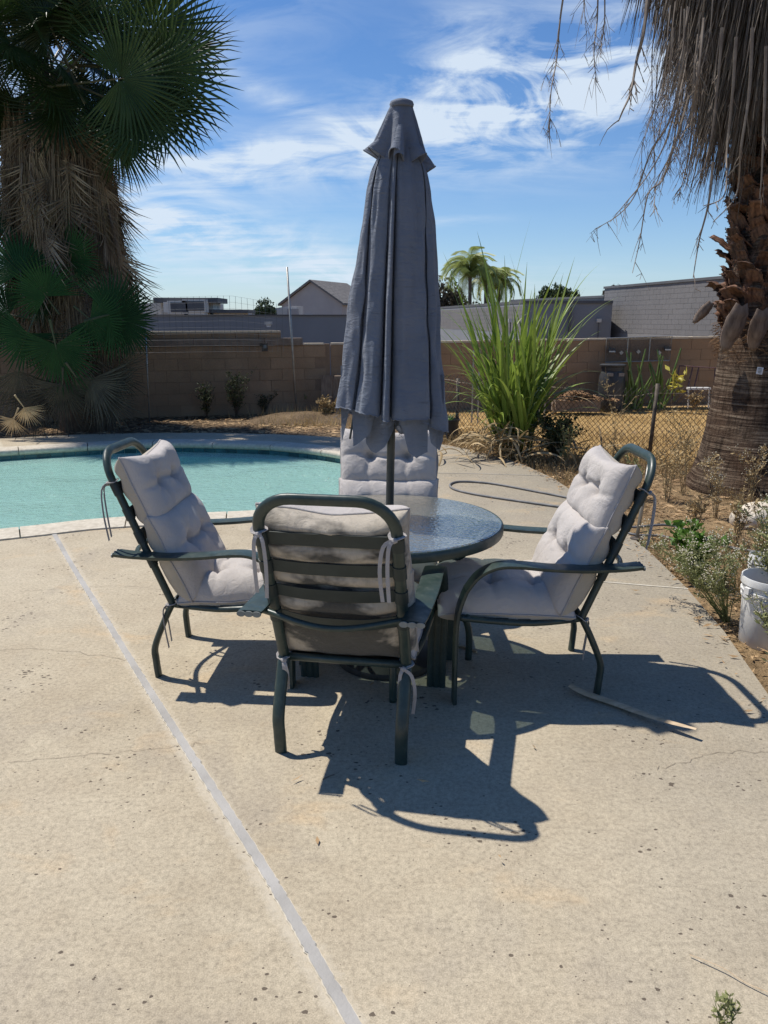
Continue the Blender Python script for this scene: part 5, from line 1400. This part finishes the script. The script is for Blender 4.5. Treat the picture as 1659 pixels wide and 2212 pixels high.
weed('weed', 'tuft of yellow green grass at the foot of the leaning pipe', at(655,890,z=gz), .34, 18, .12, M['weed'], M['weed'], 6, .7, .06, nl=12)
weed('weed', 'grey green sprawling weed reaching over the deck left of the bucket', (1.93,4.05,gz), .62, 26, .030, M['weed'], M['weed'], 7, .62, .12, 4, lean=(-.55,.05), nl=90, limp=.25)
weed('weed', 'feathery green weed standing in front of the white bucket', (1.98,3.45,gz), .52, 26, .040, M['weed'], M['weed'], 8, .55, .11, 2, lean=(-.1,.0), nl=80, limp=.15)
weed('weed', 'low spreading weed along the deck edge below the bucket', (1.9,3.15,gz), .40, 24, .034, M['weed'], M['weed_dry'], 9, .7, .12, 1, lean=(-.1,.2), nl=70, limp=.35)
weed('weed', 'tall feathery weed behind the white bucket', (2.15,3.95,gz), .72, 26, .045, M['weed'], M['weed'], 10, .4, .11, 2, nl=80)
weed('weed', 'bushy weed with broad glossy green leaves near the pale pot', (2.02,4.75,gz), .34, 18, .07, M['weed_bright'], M['weed'], 11, .6, .28, 0, lean=(-.15,-.1), nl=36)
weed('weed', 'tiny green sprig growing at the bottom right of the deck', (.78,1.42,0), .10, 5, .022, M['weed'], M['weed'], 12, .5, .2, 0, nl=24, r=.0012)
for i, (px, py, h, lb) in enumerate(((1222,1010,.45,'grey green dusty weed right of the shrub'),(1320,1030,.95,'tall thin dead weed stalk in front of the fence mesh'),(1440,1085,.55,'dry upright weed left of the palm foot'),(1475,1070,.85,'tall dry weed touching the palm trunk left side'),(1545,1120,.5,'dead grey weed at the palm foot'),(1620,1085,.5,'dead weed in front of the palm trunk'),(1370,1080,.38,'short green weed behind the right chair rail'),(1500,1160,.35,'low dry weed beside the buried hose'),(1590,1180,.42,'dry weed in front of the pale rock'),(1110,1000,.22,'small weed at the deck edge under the reeds'),(1640,1240,.45,'dry reddish weed right of the pale rock'))):
    p = at(px, py, z=gz)
    weed('weed', lb, p, h, 9 if h < .9 else 4, .035, M['weed_dry'] if i not in (0, 6) else M['weed'], M['weed_dry'], 30+i, .35, .22, 2 if i in (4,5) else 0, nl=38)
# ground cover stuff: litter, dry stems, lawn blades
def inside(poly, x, y):
    c_ = False; j = len(poly)-1
    for i in range(len(poly)):
        xi, yi = poly[i][0], poly[i][1]; xj, yj = poly[j][0], poly[j][1]
        if (yi > y) != (yj > y) and x < (xj-xi)*(y-yi)/(yj-yi)+xi: c_ = not c_
        j = i
    return c_
rr = random.Random(77); lt = MB(); dw_ = MB()
cnt = 0
while cnt < 26000:
    y = rr.uniform(2.0,12.5); x = rr.uniform(-.6,6.5)
    if inside(deck_out, x, y) and rr.random() > (.004 if inside(deck_out, x+.14, y) else .35): continue
    if inside(lawn, x, y) and rr.random() > .12: continue
    dens = .35+.65*(noise.noise(Vector((x*1.1, y*1.1, 0))) > -.1)
    if rr.random() > dens: continue
    cnt += 1; on = inside(deck_out, x, y)
    L = rr.uniform(.006,.032)*(2.6 if rr.random() < .05 and not on else 1); a = rr.uniform(0,6.28); w = L*rr.uniform(.1,.32); z = (0.004 if on else gz)+rr.uniform(.002,.022)
    u = Vector((math.cos(a), math.sin(a), rr.uniform(-.3,.3)))*L; s_ = Vector((-math.sin(a), math.cos(a), rr.uniform(-.5,.5)))*w; c_ = Vector((x, y, z))
    lt.add([c_-u, c_+s_+Vector((0,0,.004)), c_+u+Vector((0,0,rr.uniform(0,.015))), c_-s_], [(0,1,2,3)])
lo_ = lt.build('leaf_litter', M['litter']); lo_['kind'] = 'stuff'; lo_['label'] = 'dry leaf litter scattered over the dirt strip'; 
cnt = 0
while cnt < 20000:
    y = rr.uniform(2.2,11.5); x = rr.uniform(.4,6.5)
    if inside(deck_out, x, y): continue
    n__ = noise.noise(Vector((x*.9+5, y*.9, 3)))
    near = abs(y-(9.0-.1*(x-3))) < .8
    if not near and n__ < -.12: continue
    if inside(lawn, x, y) and rr.random() > .3: continue
    cnt += 1; h = rr.uniform(.04,.17)*(1.6 if near and x > 2.2 else 1); a = rr.uniform(0,6.28); ln_ = Vector((math.cos(a), math.sin(a), 0))*h*rr.uniform(.1,.7)
    c_ = Vector((x, y, gz)); w = Vector((math.sin(a+1), math.cos(a), 0))*rr.uniform(.0015,.004); q = c_+ln_*.4+Vector((0,0,h*.6)); t_ = c_+ln_+Vector((0,0,h))
    dw_.add([c_-w, c_+w, q+w*.8, t_, q-w*.8], [(0,1,2,3,4)])
    if rr.random() < .5:
        e = q+Vector((rr.uniform(-.03,.03), rr.uniform(-.02,.02), .02)); dw_.add([q, q+Vector((.008,0,.01)), e, q+Vector((-.004,0,.012))], [(0,1,2,3)])
o = dw_.build('dry_weeds', M['weed_dry']); o['kind'] = 'stuff'; o['label'] = 'dry low weeds along the fence line and deck edge'
lb_ = MB(); cnt = 0
while cnt < 26000:
    y = rr.uniform(8.0,15.0); x = rr.uniform(.8,8.6)
    if not inside(lawn, x, y): continue
    if x > y*.62: continue
    cnt += 1; h = rr.uniform(.015,.05); a = rr.uniform(0,6.28); w = Vector((math.cos(a), math.sin(a), 0))*rr.uniform(.002,.005)*(y/9)
    c_ = Vector((x, y, -.058)); t_ = c_+Vector((rr.uniform(-.03,.03), rr.uniform(-.03,.03), h)); lb_.add([c_-w, c_+w, t_], [(0,1,2)])
o = lb_.build('dry_grass', M['grass_dry']); o['kind'] = 'stuff'; o['label'] = 'short straw coloured grass blades covering the lawn'
# shaded bed behind the pool: litter and fallen bark
lt = MB()
for k in range(5200):
    x = rr.uniform(-6.5,-.4); y = rr.uniform(10.9,14.0)
    if inside(deck_out, x, y): continue
    L = rr.uniform(.02,.07); a = rr.uniform(0,6.28); w = L*rr.uniform(.1,.4); c_ = Vector((x, y, gz+rr.uniform(0,.02)))
    u = Vector((math.cos(a), math.sin(a), rr.uniform(-.2,.2)))*L; s_ = Vector((-math.sin(a), math.cos(a), rr.uniform(-.4,.4)))*w
    lt.add([c_-u, c_+s_, c_+u, c_-s_], [(0,1,2,3)])
o = lt.build('leaf_litter', M['litter']); o['kind'] = 'stuff'; o['label'] = 'leaf litter on the shaded bed between pool and wall'
b = MB()
for k in range(900):
    x = rr.gauss(-1.15,.45); y = rr.uniform(12.0,13.9); h = rr.uniform(.06,.26); a = rr.uniform(0,6.28); w = Vector((math.cos(a), math.sin(a), 0))*.004
    c_ = Vector((x, y, gz)); t_ = c_+Vector((rr.uniform(-.1,.1), rr.uniform(-.1,.1), h)); b.add([c_-w, c_+w, t_], [(0,1,2)])
o = b.build('dry_grass', M['grass_dry']); o['kind'] = 'stuff'; o['label'] = 'dry grass tuft strip at the wall foot left of the umbrella'
# bare mound of soil
b = MB(); vs = []; fs = []; nn = 28
for i in range(nn+1):
    for j in range(10):
        f = i/nn; g_ = j/9; x = -2.4+2.3*f; y = 12.35+1.4*g_
        z = gz-.02+.15*math.sin(PI*f)**.7*math.sin(PI*g_)*(1+.4*noise.noise(Vector((x*2.5, y*2.5, 0)))); vs.append((x, y, z))
for i in range(nn):
    for j in range(9): q = i*10+j; fs.append((q, q+10, q+11, q+1))
b.add(vs, fs); o = b.build('dirt_mound', M['dirt'], smooth=True); o['kind'] = 'structure'

# ------------------------------------------------------------------ small things
pt = thing('plant_pot', 'black plastic nursery pot with green seedling right of the umbrella hem', 'plant pot', (.90,10.85,gz))
b = MB(); b.lathe([(0,.0),(.13,.0),(.16,.27),(.172,.275),(.172,.30),(.155,.30),(.15,.25),(0,.25)], 24); autosmooth(b.build('pot', M['plastic_black'], pt), 40)
b = MB(); b.lathe([(0,.262),(.155,.258)], 16); b.build('soil', M['pot_soil'], pt)
b = MB()
for k in range(26):
    a = rr.uniform(0,6.28); L = rr.uniform(.08,.2); d_ = Vector((math.cos(a), math.sin(a), rr.uniform(.1,1.0))).normalized(); s_ = Vector((-math.sin(a), math.cos(a), 0))*.016; p = Vector((0,0,.26))
    b.add([p, p+d_*L*.5+s_, p+d_*L, p+d_*L*.5-s_], [(0,1,2,3)])
b.build('seedling', M['weed_bright'], pt)
def bucket(label, loc, tilt=0., s_=1.):
    t = thing('plastic_bucket', label, 'bucket', loc); t.rotation_euler = (tilt*.3, tilt, .3); t.scale = (s_,)*3
    b = MB(); b.lathe([(0,.0),(.130,.0),(.134,.006),(.142,.26),(.150,.262),(.150,.270),(.1435,.272),(.1445,.288),(.153,.290),(.153,.299),(.1455,.301),(.147,.33),(.156,.332),(.157,.352),(.154,.368),(.148,.368),(.146,.35),(.138,.2),(.126,.012),(0,.012)], 48)
    autosmooth(b.build('pail', M['plastic_white'], t), 40)
    b = MB(); b.lathe([(0,.20),(.137,.20)], 24); b.build('soil', M['pot_soil'], t)
    b = MB(); b.tube([(math.cos(a)*.163, math.sin(a)*.163*.9-.02, .30-.05*math.sin(a*-1) if False else .30-.10*math.sin(q*PI/12)) for q in range(13) for a in [PI+q*PI/12]], .0022, 5); b.build('wire_handle', M['galv'], t)
    for a in (0, PI):
        b = MB(); b.box((math.cos(a)*.160, math.sin(a)*.160, .30), (.02,.035,.05)); b.build('handle_lug', M['plastic_white'], t)
    return t
bucket('white plastic bucket standing in weeds at the right edge of the deck', (2.02,3.78,gz))
bucket('smaller white bucket half hidden in weeds behind the front bucket', (2.36,4.6,gz), .12, .62)
rk = MB()
for j in range(13):
    for i in range(20):
        th = PI*j/12; a = 2*PI*i/20; d_ = Vector((math.sin(th)*math.cos(a), math.sin(th)*math.sin(a), math.cos(th)))
        r = 1+.16*noise.noise(d_*1.7)+.05*noise.noise(d_*5); rk.v.append((3.12+d_.x*.24*r, 6.15+d_.y*.2*r, gz+.06+d_.z*.15*r))
for j in range(12):
    for i in range(20): rk.f.append((j*20+i, (j+1)*20+i, (j+1)*20+(i+1) % 20, j*20+(i+1) % 20)); rk.mi.append(0)
tag(rk.build('rock', M['rock'], smooth=True), 'pale rounded rock in the dirt at the right picture edge', 'rock')
# garden hose
hp_ = [at(1500,1195,z=gz+.03), at(1440,1160,z=gz+.03), (1.9,5.75,-.01), at(1300,1112,z=.012), at(1230,1098,z=.012), at(1140,1085,z=.012), at(1040,1070,z=.012), at(985,1058,z=.012), at(972,1047,z=.012), at(995,1040,z=.012), at(1060,1044,z=.012), at(1150,1060,z=.012), at(1250,1080,z=.012), at(1340,1105,z=.012), (1.95,5.95,-.01), at(1450,1135,z=gz+.03), at(1540,1172,z=gz+.03), at(1620,1190,z=gz+.03), at(1720,1200,z=gz+.03)]
b = MB(); b.tube(catmull([tuple(p) for p in hp_], 10), .0105, 8); tag(b.build('garden_hose', M['hose'], smooth=True), 'grey garden hose looped on the deck behind the table', 'hose')
st = thing('metal_stake', 'thin grey metal stake with round foot behind the right chair', 'stake', (1.90,5.56,0))
b = MB(); b.tube([(0,0,0),(.055,.03,.56)], .014, 8); b.build('rod', M['galv'], st, smooth=True)
b = MB(); b.lathe([(0,0),(.05,0),(.048,.008),(.018,.012),(0,.012)], 14); b.build('foot_plate', M['post_rust'], st)
# dry sheath lying across the shadow
b = MB(); pts = catmull([at(1232,1480,z=.03), at(1262,1496,z=.02), at(1330,1520,z=.012), at(1420,1552,z=.03), at(1505,1575,z=.045)], 8)
n_ = len(pts); b.sweep(pts, [(-.020,.0),(-.010,.006),(0,.008),(.010,.006),(.020,0),(.0,.003)], (0,0,1), scale=[.45+.8*math.sin(PI*min(1, (i+3)/n_))**.6*(1-.35*i/n_) for i in range(n_)])
tag(b.build('dry_leaf_sheath', M['sheath'], smooth=False), 'long curled tan leaf sheath lying on the deck by the right chair', 'dry leaf')
for i, (pp, lb) in enumerate((([(1490,2062),(1560,2090),(1610,2122),(1665,2145)], 'long thin straw on the deck at the bottom right corner'), ([(1268,1500),(1230,1430)], None), ([(1260,1668),(1240,1680),(1212,1683)], None))):
    if not lb: continue
    b = MB(); b.tube(catmull([tuple(at(x, y, z=.008+.006*(k % 2))) for k, (x, y) in enumerate(pp)], 6), .0016, 4); tag(b.build('straw', M['sheath']), lb, 'straw')
b = MB(); b.tube(catmull([tuple(at(x, y, z=.006)) for x, y in ((1030,1408),(1010,1400),(980,1392),(955,1388))], 4), .007, 5); tag(b.build('twig', M['sheath']), 'tan dry twig on the deck behind the table leg', 'twig')
b = MB(); b.tube(catmull([tuple(at(x, y, z=.004)) for x, y in ((697,1683),(712,1676),(722,1673))], 3), .002, 4); tag(b.build('twig', M['bark']), 'short dark twig left of the nearest chair shadow', 'twig')
# drum
dr = thing('plastic_drum', 'black plastic drum standing against the brown wall behind the lawn', 'barrel', (4.19,14.3,-.03)); dr.scale = (1.0,1.0,1.2)
b = MB(); b.lathe([(0,0),(.21,0),(.225,.03),(.235,.15),(.24,.4),(.232,.52),(.2,.58),(.195,.6),(.205,.605),(.205,.66),(.195,.665),(0,.665)], 32); autosmooth(b.build('drum', M['plastic_black'], dr), 40)
b = MB(); b.lathe([(.198,.668),(.235,.668),(.238,.69),(.20,.70),(0,.695)], 32); b.build('lid', M['plastic_black'], dr)
for sd in (-1, 1):
    b = MB(); b.box((sd*.10,-.215,.55), (.10,.03,.05)); b.build('handle', M['galv'] if False else M['hose'], dr)
# cactus clump and yellow plant behind the lawn
ct = thing('cactus_plant', 'sprawling green cactus with tall ribbed stems right of the drum', 'cactus', (4.75,14.25,0))
for k in range(30):
    x0 = rr.uniform(-.35,.5); H_ = rr.uniform(.3,1.12); L = rr.uniform(-.3,.3)
    pts = catmull([(x0,rr.uniform(-.1,.1),0),(x0+L*.3,-.05,H_*.5),(x0+L*.9,0,H_)], 5)
    star = [((.030 if q % 2 else .014)*math.cos(q*PI/3), (.030 if q % 2 else .014)*math.sin(q*PI/3)) for q in range(6)]
    b = MB(); b.sweep(pts, star, (0,1,0), scale=[1-.5*i/(len(pts)-1) for i in range(len(pts))]); b.build('cactus_stem', M['cactus'], ct)
weed('weed', 'yellow leaved weed right of the cactus', (5.3,14.1,.15), .55, 8, .16, M['yellow_leaf'], M['cactus'], 70, .6, .22, cat='plant', nl=5)
weed('weed', 'dry brown brush below the yellow leaved weed', (5.6,13.9,0), .3, 14, .05, M['weed_dry'], M['weed_dry'], 71, .8, .3, nl=30)
# wire panel hung on the wall
def wallpt(px, py, off=.12):
    # point of the right wall's face in that direction
    o_ = Vector((0,0,CAM_H)); d_ = at(px, py, Y=1.)-o_; P0 = Vector((B0[0], B0[1], 0))+Vector((rw_n.x, rw_n.y, 0))*off
    n3 = Vector((rw_n.x, rw_n.y, 0)); t_ = (P0-o_).dot(n3)/d_.dot(n3); return o_+d_*t_
wp = thing('mesh_screen', 'three section wire mesh panel hung on the brown wall above the drum', 'mesh screen', wallpt(1385,760))
c4 = [wallpt(1310,731), wallpt(1452,726), wallpt(1446,779), wallpt(1307,783)]
b = MB(); b.tube(c4, .012, 6, closed=True); b.build('frame', M['galv'], wp, world=True)
for f in (.33, .67):
    b = MB(); b.tube([c4[0].lerp(c4[1], f), c4[3].lerp(c4[2], f)], .010, 6); b.build('divider', M['galv'], wp, world=True)
b = MB(); NX, NZ = 34, 13
for k in range(-NZ, NX):
    for sgn in (1, -1):
        pts = []
        for j in range(NZ+1):
            u = (k+j)/NX if sgn > 0 else (k+NZ-j)/NX
            if 0 <= u <= 1: pts.append(c4[0].lerp(c4[1], u).lerp(c4[3].lerp(c4[2], u), j/NZ))
        if len(pts) > 1: b.tube([pts[0], pts[-1]], .0028, 3, cap=False)
b.build('wire_mesh', M['wire_grey'], wp, world=True, kind='stuff')
for px, py in ((1322,757),(1442,753)):
    p = wallpt(px, py, .17); b = MB(); b.box(p, (.13,.04,.07), Matrix.Rotation(-.1,3,'Y')); b.build('clip_plate', M['plastic_black'], wp, world=True)
    b = MB(); b.box(p+Vector((.0,-.025,-.02)), (.11,.01,.025)); b.build('clip_face', M['lamp_white'], wp, world=True)
for px, py in ((1342,762),(1379,760),(1424,762)):
    p = wallpt(px, py, .15); b = MB(); b.box(p, (.06,.01,.06), Matrix.Rotation(.78,3,'Y')); b.build('badge', M['galv'], wp, world=True)
# rusty frame and white stool leaning on the wall
rf = thing('rusty_frame', 'maroon rusty metal frame leaning on the brown wall beside the palm', 'metal frame', wallpt(1500,860))
for (a_, c_) in (((1468,790),(1452,862)),((1468,790),(1545,795)),((1545,795),(1540,865)),((1497,790),(1480,862)),((1510,792),(1492,868)),((1452,850),(1400,850))):
    b = MB(); b.tube([wallpt(*a_, .2), wallpt(*c_, .45)], .013, 6); b.build('bar', M['rust_pipe'], rf, world=True)
wsb = thing('white_stool', 'low white tubular stool in front of the rusty frame', 'stool', wallpt(1508,875,.6))
pA, pB = wallpt(1487,838,.6), wallpt(1531,840,.6)
b = MB(); b.box((pA+pB)/2, ((pB-pA).length,.16,.035)); b.build('seat', M['plastic_white'], wsb, world=True)
for p in (pA, pB):
    b = MB(); b.tube([p, (p.x*1.005, p.y, .0)], .012, 6); b.build('leg', M['plastic_white'], wsb, world=True)
# litter pile and low trough behind the fence
tr = thing('low_trough', 'low grey concrete trough heaped with red brown leaves left of the drum', 'trough', (3.45,13.9,0))
b = MB(); b.box((0,0,.10), (.8,.35,.20)); b.build('box', M['beam'], tr)
b = MB()
for k in range(420):
    x = rr.gauss(0,.28); y = rr.gauss(0,.12); z = .2+.16*math.exp(-(x/.35)**2)*rr.random(); L = rr.uniform(.03,.09); a = rr.uniform(0,6.28)
    u = Vector((math.cos(a), math.sin(a), rr.uniform(-.3,.3)))*L; s_ = Vector((-math.sin(a), math.cos(a), rr.uniform(-.6,.6)))*L*.3; c_ = Vector((x, y, z)); b.add([c_-u, c_+s_, c_+u, c_-s_], [(0,1,2,3)])
b.build('leaf_heap', M['fibre'], tr, kind='stuff')
# pipe rack behind the reeds
pk = thing('pipe_rack', 'rack of thin pale upright pipes standing behind the reeds', 'rack', (1.9,12.6,0))
for px in (1022,1035,1170,1181,1098):
    p = at(px, 800, Y=12.6); b = MB(); b.tube([(p.x,12.6,-.05),(p.x,12.6,1.12 if px < 1100 else .95)], .013, 6); b.build('pipe', M['galv'], pk, world=True)
b = MB(); b.tube([(at(1022,700,Y=12.6).x,12.58,.70),(at(1181,700,Y=12.6).x,12.58,.68)], .01, 6); b.build('crossbar', M['post_rust'], pk, world=True)
# wood boards leaning left of the umbrella
wd = thing('wooden_pallet_end', 'weathered wooden boards leaning at the wall just left of the umbrella', 'boards', (at(715,880,z=0).x,14.0,0))
for k, (px, w_, h_, an_) in enumerate(((706,.20,.46,.02),(722,.16,.44,-.05),(735,.12,.50,.03))):
    p = at(px, 850, Y=13.9); b = MB(); b.box((p.x,13.92+.03*k,.17+h_/2), (w_,.03,h_), Matrix.Rotation(an_,3,'Y') @ Matrix.Rotation(-.12,3,'X')); b.build('board', M['wood'], wd, world=True)
for px in (712, 728, 740):
    p = at(px, 850, Y=13.8); b = MB(); b.box((p.x,13.8,.08), (.05,.05,.36), Matrix.Rotation(.1,3,'Y')); b.build('prop', M['wood'], wd, world=True)
b = MB(); p = at(740,815,Y=13.7); b.box(p, (.28,.16,.05)); b.build('shelf', M['wood'], wd, world=True)
bx = thing('junction_box', 'dark metal box with bracket hung on the raised wall beam', 'junction box', at(572,750,Y=13.72))
b = MB(); b.box((0,0,.0), (.10,.06,.14)); b.box((-.06,0,.05), (.05,.05,.06)); b.build('case', M['post_rust'], bx); b = MB(); b.box((.01,-.035,.01), (.05,.012,.06)); b.build('plate', M['wire_grey'], bx)
